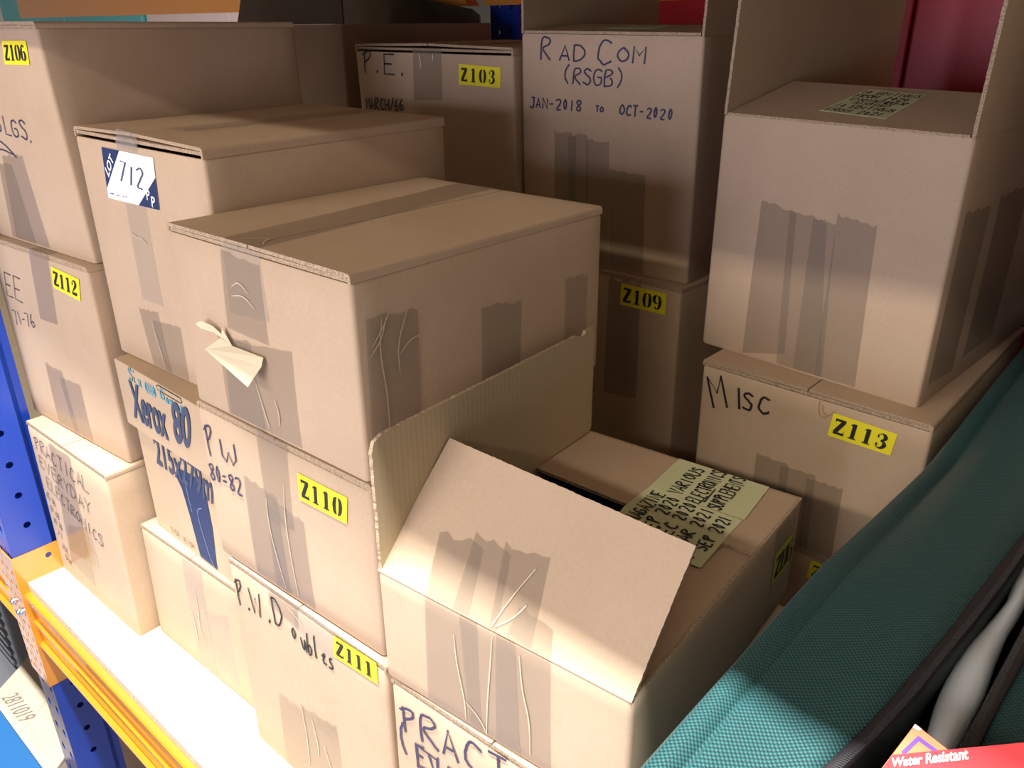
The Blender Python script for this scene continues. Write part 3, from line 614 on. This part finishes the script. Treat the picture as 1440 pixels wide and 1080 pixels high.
write(n1, tp, [('VARIOUS', (.163, .284), (.161, .348), .0155, .0022, 0), ('ELECTRONICS', (.187, .280), (.184, .356), .0155, .0022, 0), ('SUPPLEMENTS', (.210, .281), (.207, .356), .0150, .0022, 0)], BLACK, off=.0016)
V, Fc = [], []; ribbon(V, Fc, tp, [(.1895, .286), (.1875, .318)], .0015, .0016); link('underline', V, Fc, BLACK, n1)
n2 = flap('sticky_note', r, lambda a, b, off=0: tp(a, b, -.0030 + .0030 * min(1, max(0, (b - .200) / .03)) + .0006 + off), [(.128, .2835), (.158, .279), (.2345, .279), (.234, .185), (.130, .185), (.126, .232)], [NOTE, NOTE, NOTE], 'yellow note nearer the front with a list of months', thick=.0003)
write(n2, lambda a, b, off=0: tp(a, b, -.0030 + .0030 * min(1, max(0, (b - .200) / .03)) + .0006 + off), [('MAGAZINE', (.152, .214), (.150, .277), .0150, .0022, 0), ('SEP 2020', (.172, .205), (.168, .276), .0140, .0022, 0), ('DEC 2020', (.190, .205), (.187, .276), .0140, .0022, 0), ('MAR 2021', (.208, .205), (.206, .276), .0135, .0022, 0), ('- SEP 2021', (.229, .192), (.227, .274), .0135, .0022, 0)], BLACK, off=.0007)
# magazines seen through the gap
MB_ = plain('blue_magazine_cover', (.03, .10, .28), .3); MP = plain('magazine_pages', (.7, .68, .62), .8)
bx = BOX['E2']
for i in range(4):
    zt = bx[2] + .010 + .023 * i
    m_ = thing('magazine', ['lowest magazine of the pile inside the small open box', 'second magazine from the bottom inside the small open box', 'third magazine from the bottom inside the small open box', 'top magazine with a blue cover in the dark gap of the small open box'][i], 'magazine', (bx[0] + .012 - .002 * i, bx[1] + .05 + .006 * i, zt), bx[6] , 'magazines in the open box')
    cuboid('pages', .001, .212, .002, .280, .0005, .0205, MP, m_, 0); cuboid('cover', 0, .213, 0, .282, .0206, .0212, MB_, m_, 0); cuboid('cover', 0, .213, 0, .282, 0, .0004, MB_, m_, 0); cuboid('spine', -.0006, -.0001, 0, .282, 0, .0212, MB_, m_, 0)

# ---------------------------------------------------------------- back row
BOX['A0'] = (-1.752, 1.068, 0, .372, .43, .914, .009, 0, 0, .0, 0, 0)
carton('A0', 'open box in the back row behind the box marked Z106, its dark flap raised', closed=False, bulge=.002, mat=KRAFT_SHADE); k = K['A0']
flap('front_flap', k['root'], lambda a, b, off=0: k['loc'](a, 0, k['h']) + Vector((0, b * .12 + .004 - off, b)), [(.002, 0), (k['w'] - .001, 0), (k['w'] - .012, .080), (.030, .080)], [KRAFT_DEEP_SHADE, KRAFT_DEEP_SHADE, KRAFT_DEEP_SHADE], 'dark raised flap')
PB = BOX['PE']
BOX['PE'] = (-1.3177 , 1.0605, .4390, .3833, .44, .4385, .0443, -.0163, -.0128, -.0080, 0, .0003)
BOX['PEb'] = (-1.3177, 1.0605, 0, .3833, .44, .4385, .0443, 0, 0, .0003, 0, 0)
carton('PEb', 'bottom box of the back row, carrying the box marked P.E.', bulge=.001)
carton('PE', 'back row box with yellow sticker Z103, marked P.E.', gap=.004, bulge=.002); k = K['PE']
tape('PE', 'f', [((.156, .4335), (.225, .4335), (.222, .349), (.150, .346))], creases=[[(.17, .425), (.174, .41), (.172, .40)], [(.205, .425), (.204, .415)]], cmat=plain('tape_glint', (.85, .85, .9), .1))
tape('PE', 't', [((.155, .4), (.222, .4), (.225, .0), (.156, .0))], jag=0)
number_label(k['root'], k['f'], ((.265, .411), (.358, .408), (.356, .376), (.263, .378)), 'Z103')
write(k['root'], k['f'], [('P', (.020, .388), (.048, .388), .036, .0028), ('.', (.056, .388), (.066, .388), .03, .004), ('E', (.078, .388), (.112, .388), .032, .0028), ('.', (.122, .388), (.132, .388), .03, .004), ('MARCH/66', (.018, .322), (.122, .326), .022, .0030)], BLACK)
BX_ = BOX['F2']
carton('ZN', 'box with yellow sticker Z109 in the back row, under the box marked RAD COM', bulge=.002); k = K['ZN']
tape('ZN', 'f', [((.172, .527), (.236, .527), (.238, .326), (.170, .318)), ((.172, .20), (.236, .20), (.238, .004), (.170, .004))])
number_label(k['root'], k['f'], ((.198, .522), (.285, .522), (.285, .487), (.196, .485)), 'Z109')
carton('RC', 'open box marked RAD COM (RSGB) in the back row, flaps raised at both sides', closed=False, bulge=.002); k = K['RC']; r = k['root']; w, d, h = k['w'], k['d'], k['h']
tape('RC', 'f', [((.068, .216), (.112, .211), (.112, .004), (.071, .004)), ((.096, .211), (.135, .214), (.137, .004), (.10, .004)), ((.132, .205), (.175, .209), (.178, .004), (.134, .004)), ((.176, .165), (.242, .163), (.245, .004), (.179, .004))])
write(r, k['f'], [('R', (.040, .320), (.066, .320), .034, .0026), ('AD', (.076, .321), (.126, .321), .024, .0026), ('C', (.146, .316), (.182, .318), .038, .0026), ('OM', (.184, .322), (.232, .321), .022, .0026), ('(RSGB)', (.085, .287), (.197, .287), .025, .0024)], INK_BLUE)
write(r, k['f'], [('JAN-2018', (.018, .247), (.120, .248), .016, .0024), ('TO', (.148, .249), (.162, .249), .008, .0022), ('OCT-2020', (.192, .246), (.282, .245), .016, .0024)], INK_BLUE)
wl = .155
flap('left_flap', r, lambda a, b, off=0: k['loc'](.0045, a, h) + Vector((off - b * .02, 0, b)), [(.001, 0), (d - .001, 0), (d - .006, wl), (.004, wl)], [KRAFT_IN, KRAFT, EDGE], 'raised left flap', serr=.0005)
flap('right_flap', r, lambda a, b, off=0: k['loc'](w - .0005, a, h) + Vector((off + b * .02 - .0, 0, b)), [(.001, 0), (d - .001, 0), (d - .006, wl), (.004, wl)], [KRAFT, KRAFT_IN, EDGE], 'raised right flap', serr=.0005)
ff = flap('front_flap', r, lambda a, b, off=0: k['loc'](a, b + .001, h) + Vector((0, 0, off + b * .055 + .0045)), [(.006, 0), (w - .006, 0), (w - .012, wl), (.012, wl)], None, 'front flap folded in level', serr=.0003)
nt_ = lambda a, b, off=0: k['loc'](a, b + .001, h) + Vector((0, 0, off + b * .055 + .0055))
n_ = flap('sticky_note', r, nt_, [(.125, .05), (.215, .05), (.215, .126), (.125, .126)], [NOTE, NOTE, NOTE], thick=.0003)
write(n_, nt_, [('36 EDITIONS', (.13, .10), (.21, .10), .014, .0016), ('FROM 2018', (.13, .07), (.20, .07), .014, .0016)], BLACK, off=.0005)

# ---------------------------------------------------------------- right stack
carton('F0', 'bottom box of the right stack, only the Z of its yellow sticker showing', bulge=.001); k = K['F0']
number_label(k['root'], k['f'], ((.186, .246), (.264, .243), (.262, .213), (.184, .216)), 'Z117')
carton('F1', 'box marked MISC with yellow sticker Z113, second from the top of the right stack', bulge=.003, gap=.001); k = K['F1']
tape('F1', 'f', [((.093, .122), (.140, .121), (.140, .004), (.092, .004)), ((.128, .117), (.176, .121), (.178, .004), (.130, .004)), ((.165, .112), (.212, .113), (.212, .004), (.166, .004))])
number_label(k['root'], k['f'], ((.185, .212), (.262, .209), (.259, .179), (.182, .180)), 'Z113')
write(k['root'], k['f'], [('M', (.023, .166), (.052, .178), .048, .0032), ('I', (.054, .175), (.070, .178), .030, .0032), ('S', (.066, .176), (.084, .178), .027, .0032), ('C', (.088, .180), (.110, .183), .025, .0032)], BLACK)
scrawl(k['root'], k['f'], [[(.166, .222), (.166, .208), (.172, .200), (.180, .206), (.186, .214)], [(.170, .218), (.172, .208), (.178, .206)]], .002, TAPE_TAN, name='torn_tape', smooth=2)
bx = list(BOX['F2']); bx[4] = .50; BOX['F2'] = tuple(bx)
carton('F2', 'large open box on top of the right stack, bands of brown tape down its front', closed=False, bulge=.002); k = K['F2']; r = k['root']; w, d, h = k['w'], k['d'], k['h']
tape('F2', 'f', [((.069, .216), (.118, .207), (.128, .020), (.066, .004)), ((.109, .208), (.158, .204), (.180, .004), (.118, .004)), ((.141, .204), (.170, .200), (.182, .004), (.142, .004)), ((.170, .213), (.219, .206), (.226, .004), (.172, .004))], jag=.03)
tape('F2', 's', [((.020, .232), (.100, .228), (.100, .020), (.020, .025)), ((.131, .236), (.239, .236), (.239, .03), (.131, .03))])
flap('left_flap', r, lambda a, b, off=0: k['loc'](.0045, a, h) + Vector((off + b * .03, 0, b)), [(.001, 0), (d - .001, 0), (d - .004, .16), (.004, .16)], [KRAFT_IN, KRAFT, EDGE], 'raised left flap', serr=.0008)
flap('right_flap', r, lambda a, b, off=0: k['loc'](w - .0005, a, h) + Vector((off + b * .02, 0, b)), [(.001, 0), (d - .001, 0), (d - .004, .16), (.003, .16)], [KRAFT, KRAFT_IN, EDGE], 'raised right flap', serr=.0008)
f2f = lambda a, b, off=0: k['loc'](a, b + .001, h) + Vector((0, 0, off + b * .20 + .0025))
flap('front_flap', r, f2f, [(.006, 0), (w - .006, 0), (w - .010, .152), (.012, .152)], None, 'front flap folded in, rising a little', serr=.0004)
n_ = flap('sticky_note', r, lambda a, b, off=0: f2f(a, b, off + .0008), [(.110, .036), (.196, .026), (.200, .126), (.122, .136)], [NOTE, NOTE, NOTE], thick=.0003)
write(n_, lambda a, b, off=0: f2f(a, b, off + .0008), [('10 EDITIONS', (.122, .115), (.196, .108), .012, .0018), ('FROM 2020', (.122, .098), (.190, .092), .012, .0018), ('(NOVEMBER', (.122, .083), (.194, .076), .011, .0018), ('MISSING)', (.135, .070), (.180, .065), .009, .0016), ('10 EDITIONS', (.118, .055), (.192, .048), .012, .0018), ('FROM 2021', (.116, .038), (.186, .032), .011, .0018)], BLACK, off=.0006)

# ---------------------------------------------------------------- things behind the rack
r = thing('cardboard_box', 'dark cardboard box with a raised flap at the back, behind the box marked P.E.', 'box', (-2.0, 1.715, -.95)); k_ = (0, .6, 0, .4, 0, 1.83)
BOX['Z1'] = (-2.03, 1.555, 1.0, .60, .4, .2, 0, 0, 0, 0, 0, 0)
bpy.data.objects.remove(r)
BOX['Z1'] = (-1.98, 1.512, 0.0, .545, .03, .88, 0, 0, 0, 0, 0, 0)
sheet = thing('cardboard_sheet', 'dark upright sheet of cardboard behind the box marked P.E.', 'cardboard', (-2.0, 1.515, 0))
flap('panel', sheet, lambda a, b, off=0: Vector((a, off, b)), [(.0, 0), (.565, 0), (.570, .930), (.545, .944), (.10, 1.01), (.03, 1.01), (-.005, .6)], [KRAFT_DEEP_SHADE, KRAFT_DEEP_SHADE, EDGE], serr=.0008)
RED = plain('dark_red_paint', (.30, .006, .014), .45)
def cabinet(label, x0, x1, y0, y1, z0, z1, mat, name='storage_cabinet', nd=2):
    r = thing(name, label, 'cabinet', ((x0 + x1) / 2, y0, z0)); W = x1 - x0; D = y1 - y0; H = z1 - z0
    cuboid('body', -W / 2, W / 2, 0, D, 0, H, mat, r, .004)
    for i in range(nd):
        a = -W / 2 + .01 + i * (W - .02) / nd; dr = cuboid('door', a + .003, a + (W - .02) / nd - .003, -.018, -.002, .03, H - .02, mat, r, .003)
        cuboid('handle', a + (W - .02) / nd - .03, a + (W - .02) / nd - .015, -.032, -.019, H * .5, H * .5 + .12, STEEL, dr, .002)
    return r
cabinet('dark red cabinet glimpsed behind the open boxes at top right', -1.30, .25, 1.72, 2.1, -.949, 1.35, RED)
cabinet('teal cabinet glimpsed at top left between the box tops and the orange beam', -5.2, -3.62, 1.80, 2.2, -.949, 1.3, plain('teal_paint', (.06, .22, .22), .5))
cabinet('grey-pink cupboard glimpsed beside the teal cabinet at top left', -3.60, -2.3, 1.80, 2.2, -.949, 1.3, plain('greyish_paint', (.34, .27, .25), .6))

# ---------------------------------------------------------------- lower left corner
BOX['Q'] = (-1.70, .055, -.949, .27, .42, .449, .62, 0, 0, 0, 0, 0)
carton('Q', seam=False, label='pale cardboard box printed 2811019 on the floor at lower left', bulge=.001, mat=noisy('pale_board', (.62, .52, .38), (.70, .60, .45))); k = K['Q']
inv = Matrix.Rotation(-.62, 2)
def world_top(X, Y, off=0):
    v = inv @ Vector((X + 1.70, Y - .055)); return k['loc'](v.x, v.y, k['h'] + off)
printed(k['root'], world_top, '2811019', [(-1.822, .315), (-1.712, .315), (-1.722, .282), (-1.832, .282)], plain('faint_grey_print', (.25, .2, .15), .8), off=.0008)
r = thing('storage_tub', 'blue plastic tub with a pale rim in the bottom left corner', 'tub', (-1.5, .205, -.4992)); BT = plain('blue_plastic', (.01, .10, .28), .4); H = .290
V, Fc = [], []
for (ins, zz) in ((.03, 0), (.0, H - .03), (.0, H), (.012, H), (.012, H - .03), (.04, .01)):
    V += [(-.45 + ins, -.36 + ins, zz), (.40 - ins, -.36 + ins, zz), (.40 - ins, -ins, zz), (-.45 + ins, -ins, zz)]
for j in range(5): Fc += [(j * 4 + i, j * 4 + (i + 1) % 4, j * 4 + 4 + (i + 1) % 4, j * 4 + 4 + i) for i in range(4)]
Fc += [(3, 2, 1, 0), (20, 21, 22, 23)]
fix(link('tub_body', V, Fc, BT, r))
cuboid('tub_lid', -.456, .406, -.366, .006, H + .0005, H + .008, BT, r, .002)
rim = cuboid('rim', -.458, .408, .0065, .012, H - .012, H + .008, plain('pale_rim', (.8, .8, .78), .5), r, .001); rim['label'] = 'pale rim'
r = thing('equipment_case', 'grey metal equipment case with punched vent holes at lower left', 'case', (-2.42, .36, -.949)); GM = plain('grey_enamel', (.17, .20, .23), .45)
cuboid('case_body', 0, .44, .003, .42, 0, .76, GM, r, .006)
hs = [(.018 + .012 * i + .006 * (j % 2), .40 + .011 * j, .004, .004) for i in range(7) for j in range(14)]
holed_plate('vent_panel', .20, .70, hs, .002, lambda a, b, t: Vector((.4405 + t, .01 + a, .03 + b)), GM, r, 6)
for j in range(9): cuboid('rib', .23, .42, -.004, .002, .60 - .03 * j, .612 - .03 * j, GM, r, .001)

# ---------------------------------------------------------------- green bag
FAB, nt, b = nodes('teal_woven_fabric'); L = nt.links.new
tc = N(nt, 'ShaderNodeTexCoord'); sep = N(nt, 'ShaderNodeSeparateXYZ'); L(tc.outputs['UV'], sep.inputs[0])
def mth(op, a, b_=None):
    n = N(nt, 'ShaderNodeMath', operation=op)
    for i, s in enumerate((a, b_)):
        if s is None: continue
        if isinstance(s, (int, float)): n.inputs[i].default_value = s
        else: L(s, n.inputs[i])
    return n.outputs[0]
PIT = 2 * math.pi / .0036
sa = mth('SINE', mth('MULTIPLY', sep.outputs['X'], PIT)); sb = mth('SINE', mth('MULTIPLY', sep.outputs['Y'], PIT)); wv = mth('ADD', mth('MULTIPLY', mth('MULTIPLY', sa, sb), .5), .5)
r1 = N(nt, 'ShaderNodeValToRGB'); L(wv, r1.inputs[0]); r1.color_ramp.elements[0].color = (.002, .014, .024, 1); r1.color_ramp.elements[1].color = (.026, .135, .130, 1)
L(r1.outputs[0], b.inputs['Base Color']); b.inputs['Roughness'].default_value = .5; b.inputs['Specular IOR Level'].default_value = .5
bp = N(nt, 'ShaderNodeBump', i_Strength=.6, i_Distance=.0007); L(wv, bp.inputs['Height']); L(bp.outputs[0], b.inputs['Normal'])
b.inputs['Sheen Weight'].default_value = .03
ZIPT = plain('black_zip_webbing', (.018, .016, .02), .6); TEETH = plain('black_zip_coil', (.05, .05, .055), .25); LINE = plain('dark_green_lining', (.006, .020, .016), .7)
bag = thing('fabric_bag', 'long teal green woven bag lying open along the right side, black zips', 'bag', (-.02, .15, 0))
BO = Vector((-.02, .15, 0)); ZT = .52
def interp(tab, t):
    if t <= tab[0][0]: a, b_ = tab[0], tab[1]
    elif t >= tab[-1][0]: a, b_ = tab[-2], tab[-1]
    else:
        i = next(i for i in range(len(tab) - 1) if tab[i][0] <= t <= tab[i + 1][0]); a, b_ = tab[i], tab[i + 1]
    return a[1] + (b_[1] - a[1]) * (t - a[0]) / (b_[0] - a[0])
LZ_ = [(.15, -.118), (.30, -.098), (.3781, -.0843), (.4144, -.0769), (.4567, -.0708), (.5026, -.0665), (.5635, -.0609), (.6361, -.0554), (.6835, -.0529), (1.0, -.042), (1.5, -.034)]
LF_ = [(.15, -.130), (.30, -.106), (.3714, -.0921), (.4232, -.0825), (.4723, -.077), (.5425, -.0703), (.6047, -.0667), (.7117, -.0586), (1.0, -.048), (1.5, -.040)]
RZ_ = [(.15, -.048), (.30, -.042), (.423, -.0368), (.4387, -.0359), (.4776, -.0344), (.5144, -.0335), (.5788, -.0316), (.75, -.028), (1.0, -.025), (1.5, -.022)]
RF_ = [(.15, -.038), (.30, -.034), (.4321, -.0296), (.4908, -.0278), (.5464, -.025), (.75, -.021), (1.0, -.018), (1.5, -.015)]
BL_ = [(.42, -.056), (.4644, -.0583), (.5008, -.0626), (.5253, -.0635), (.5684, -.0618), (.6057, -.0565), (.6415, -.0515), (.6758, -.0535), (.7012, -.0526), (1.35, -.042)]
BR_ = [(.42, -.0395), (.4620, -.0396), (.5056, -.0389), (.5359, -.0385), (.5613, -.0405), (.6048, -.0415), (.6369, -.0395), (1.35, -.028)]
EZ_ = [(.15, .525), (.288, .530), (.558, .524), (.70, .505), (.855, .486), (1.28, .494), (1.5, .49)]
def clampi(tab, t): return interp(tab, min(max(t, tab[0][0]), tab[-1][0]))
YS = [.15 + 1.35 * i / 60 for i in range(61)]
def loft(name, fn, mat, uvs=True, parent=bag, smooth=True, thick=0):
    V, UV, Fc = [], [], []; n = None
    for y_ in YS:
        p = [Vector((a, y_, b_)) - BO for a, b_ in fn(y_)]; n = len(p); s = 0
        for i, q in enumerate(p):
            if i: s += (q - p[i - 1]).length
            V.append(q); UV.append((s, y_))
    for j in range(len(YS) - 1):
        for i in range(n - 1): Fc.append((j * n + i, j * n + i + 1, (j + 1) * n + i + 1, (j + 1) * n + i))
    o = link(name, V, Fc, mat, parent, smooth=smooth, uv=UV)
    if thick: md = o.modifiers.new('thick', 'SOLIDIFY'); md.thickness = thick; md.offset = -1
    return o
def zt(x_, y_):          # height of the bag's upper face, softly dented
    return ZT + .004 * math.sin(y_ * 9) * math.sin(x_ * 30 + 1) - .004
def left_panel(y_):
    e = clampi(EZ_, y_); l = clampi(LF_, y_); z_ = zt(l, y_)
    return [(-.158, .0), (-.166, .1), (-.170, .25), (-.172, e - .06), (-.1725, e - .025), (-.170, e - .008), (-.165, e), (-.157, e + .0005), (-.151, e - .004), (-.1495, e - .0055), (-.147, e - .003), (-.140, (e * .6 + z_ * .4)), (-.128, e * .3 + z_ * .7 + .001), (-.118, z_ + .002), (l * .5 - .056, z_ + .002), (l + .0005, z_)]
def left_tape(y_):
    l = clampi(LZ_, y_); z_ = zt(l, y_); f_ = clampi(LF_, y_); return [(f_ - .0005, z_ + .0008), ((f_ + l) / 2, z_ + .0012), (l, z_ + .0002), (l + .002, z_ - .004)]
def left_lining(y_):
    l = clampi(LZ_, y_); z_ = zt(l, y_); return [(l + .0015, z_ - .003), (l + .001, z_ - .03), (l - .01, z_ - .10), (-.10, .25), (-.10, .02)]
def right_panel(y_):
    l = clampi(RF_, y_); z_ = zt(l, y_)
    return [(l - .0005, z_), (l + .03, z_ + .006), (l + .06, z_ + .010), (.06, z_ + .012), (.12, z_ + .008), (.17, z_ - .006), (.190, z_ - .03), (.196, z_ - .07), (.196, .25), (.19, .0)]
def right_tape(y_):
    l = clampi(RZ_, y_); z_ = zt(l, y_); return [(l - .002, z_ - .004), (l, z_ + .0002), ((clampi(RF_, y_) + l) / 2, z_ + .0014), (clampi(RF_, y_) + .0005, z_ + .001)]
def right_lining(y_):
    l = clampi(RZ_, y_); z_ = zt(l, y_); return [(l - .0015, z_ - .003), (l, z_ - .03), (l + .02, z_ - .10), (.12, .25), (.12, .02)]
loft('left_panel', left_panel, FAB, thick=.0015); loft('right_panel', right_panel, FAB, thick=.0015)
loft('zip_tape', left_tape, ZIPT, thick=.0008); loft('zip_tape', right_tape, ZIPT, thick=.0008)
loft('lining', left_lining, LINE); loft('lining', right_lining, LINE)
loft('base_panel', lambda y_: [(-.158, .001), (0, .001), (.19, .001)], FAB)
for y_, nm in ((.152, 'end_panel'), (1.498, 'end_panel')):
    pts = [Vector((a, y_, b_)) - BO for a, b_ in left_panel(y_)] + [Vector((a, y_, b_)) - BO for a, b_ in right_panel(y_)]
    tri = tessellate_polygon([[Vector((p.x, p.z, 0)) for p in pts]]); link(nm, pts, [tuple(t) for t in tri], FAB, bag, uv=[(p.x, p.z) for p in pts])
def teeth(tab, sgn):
    V, Fc = [], []; y_ = .30; 
    while y_ < 1.1:
        x_ = clampi(tab, y_) + sgn * .0012; z_ = zt(x_, y_) + .0012; b0 = len(V)
        for dx in (-.0019, .0019):
            for dy in (-.00055, .00055):
                for dz in (-.0008, .0008): V.append(Vector((x_ + dx, y_ + dy, z_ + dz * (1 if dx * sgn < 0 else .4))) - BO)
        Fc += [tuple(b0 + i for i in f) for f in ((0, 1, 3, 2), (4, 6, 7, 5), (0, 4, 5, 1), (2, 3, 7, 6), (0, 2, 6, 4), (1, 5, 7, 3))]
        y_ += .0019
    o = link('zip_teeth', V, Fc, TEETH, bag); o['kind'] = 'stuff'; o['label'] = 'black coil of zip teeth'
teeth(LZ_, -1); teeth(RZ_, 1)
# stitching groove beside the edge piping is modelled in the panel; white plastic-wrapped roll inside the bag
WP, nt2, b2_ = nodes('milky_plastic'); b2_.inputs['Base Color'].default_value = (.80, .88, .97, 1); b2_.inputs['Roughness'].default_value = .35
wrap = thing('wrapped_bundle', 'pale blue-white plastic-wrapped bundle inside the open bag', 'bundle', (-.05, .44, .40)); WO = Vector((-.05, .44, .40))
V, Fc = [], []; nA = 14; ys = [.435 + .9 * (i / 40) ** 1.3 for i in range(41)]
for j, y_ in enumerate(ys):
    t = min(1, (y_ - .43) / .03); a0 = clampi(BL_, y_); a1 = clampi(BR_, y_); cx = (a0 + a1) / 2; hw = max(.004, (a1 - a0) / 2)
    for i in range(nA):
        a = 2 * math.pi * i / nA; V.append(Vector((cx + hw * math.cos(a), y_, .488 + (.011 + .002 * math.sin(y_ * 60)) * math.sin(a) * t ** .5)) - WO)
for j in range(40): Fc += [(j * nA + i, j * nA + (i + 1) % nA, (j + 1) * nA + (i + 1) % nA, (j + 1) * nA + i) for i in range(nA)]
Fc += [tuple(range(nA))[::-1], tuple(range(40 * nA, 41 * nA))]
fix(link('wrapping', V, Fc, WP, wrap, smooth=True))
# the orange and red packet
PP = Vector((-.05451948, .38509879, .56715703)); U1 = (Vector((-.05970, .37065, .55050)) - PP)
pts3 = {}
nrm = Vector((.10484515, -.74057459, .66374451)); e1 = (Vector((-.06168322, .36537107, .54627736)) - PP).normalized(); e2 = nrm.cross(e1).normalized(); e2 = e2 if e2.dot(Vector((-.01520983, .38676194, .56280333)) - PP) > 0 else -e2
packet = thing('plaster_packet', 'orange and red Water Resistant packet at the bottom right corner', 'packet', PP)
ORP = plain('orange_card', (.88, .22, .09), .4); REDP = plain('red_card', (.75, .035, .045), .4); PUR = plain('purple_print', (.13, .05, .36), .5); WHP = plain('worn_white', (.85, .82, .76), .6)
def pk(a, b_, off=0): return e1 * a + e2 * b_ + nrm * off
WP_, LP_, TP_ = .105, .110, .022
V = [pk(a, b_, o_) for o_ in (0, -TP_) for a, b_ in ((0, 0), (0, WP_), (LP_, WP_), (LP_, 0))]
o = fix(link('carton', V, [(0, 1, 2, 3), (7, 6, 5, 4), (0, 4, 5, 1), (1, 5, 6, 2), (2, 6, 7, 3), (3, 7, 4, 0)], ORP, packet)); md = o.modifiers.new('b', 'BEVEL'); md.width = .0008; md.segments = 2
def inpk(p): q = Vector(p) - PP; return (q.dot(e1), q.dot(e2))
qa = inpk((-.05953081, .36980025, .55087923)); qb = inpk((-.03433447, .38337965, .56205046))
dv = (qb[0] - qa[0], qb[1] - qa[1]); sl = dv[0] / dv[1]; a_at = lambda b_: qa[0] - .0005 + (b_ - qa[1]) * sl - .0025
link('red_band', [pk(a_at(0), .0003, .0006), pk(a_at(WP_ * .62), WP_ * .62, .0006), pk(a_at(WP_ * .62) + .0, WP_ - .0003, .0006), pk(LP_ * .6, WP_ - .0003, .0006), pk(LP_ * .6, .0003, .0006)], [(0, 1, 2, 3, 4)], REDP, packet)
V, Fc = [], []; ribbon(V, Fc, pk, [(.0165, .0035), (.0055, .0050)], .0020, .0003); ribbon(V, Fc, pk, [(.0050, .0042), (.0040, .0270)], .0020, .00035); link('purple_line', V, Fc, PUR, packet)
link('worn_corner', [pk(0, 0, .0006), pk(.0, .0040, .0006), pk(.0018, .003, .0006), pk(.0022, 0, .0006)], [(0, 1, 2, 3)], WHP, packet)
# lettering runs level across the band
TQ = [inpk(p) for p in ((-.05903824, .37029016, .55134805), (-.02913369, .38780685, .56616861), (-.02708634, .38436581, .56200586), (-.0578531, .36739761, .54793347))]
printed(packet, pk, 'Water Resistant', TQ, WHP, bold=.03, off=.0011)

# unseen box added on the bag to shade the side of the large open box
BOX['G'] = (-.125, 1.02, .548, .27, .40, .395, 0, 0, 0, 0, 0, 0)
carton('G', 'unseen closed box added on the far end of the green bag for shade', bulge=.001)
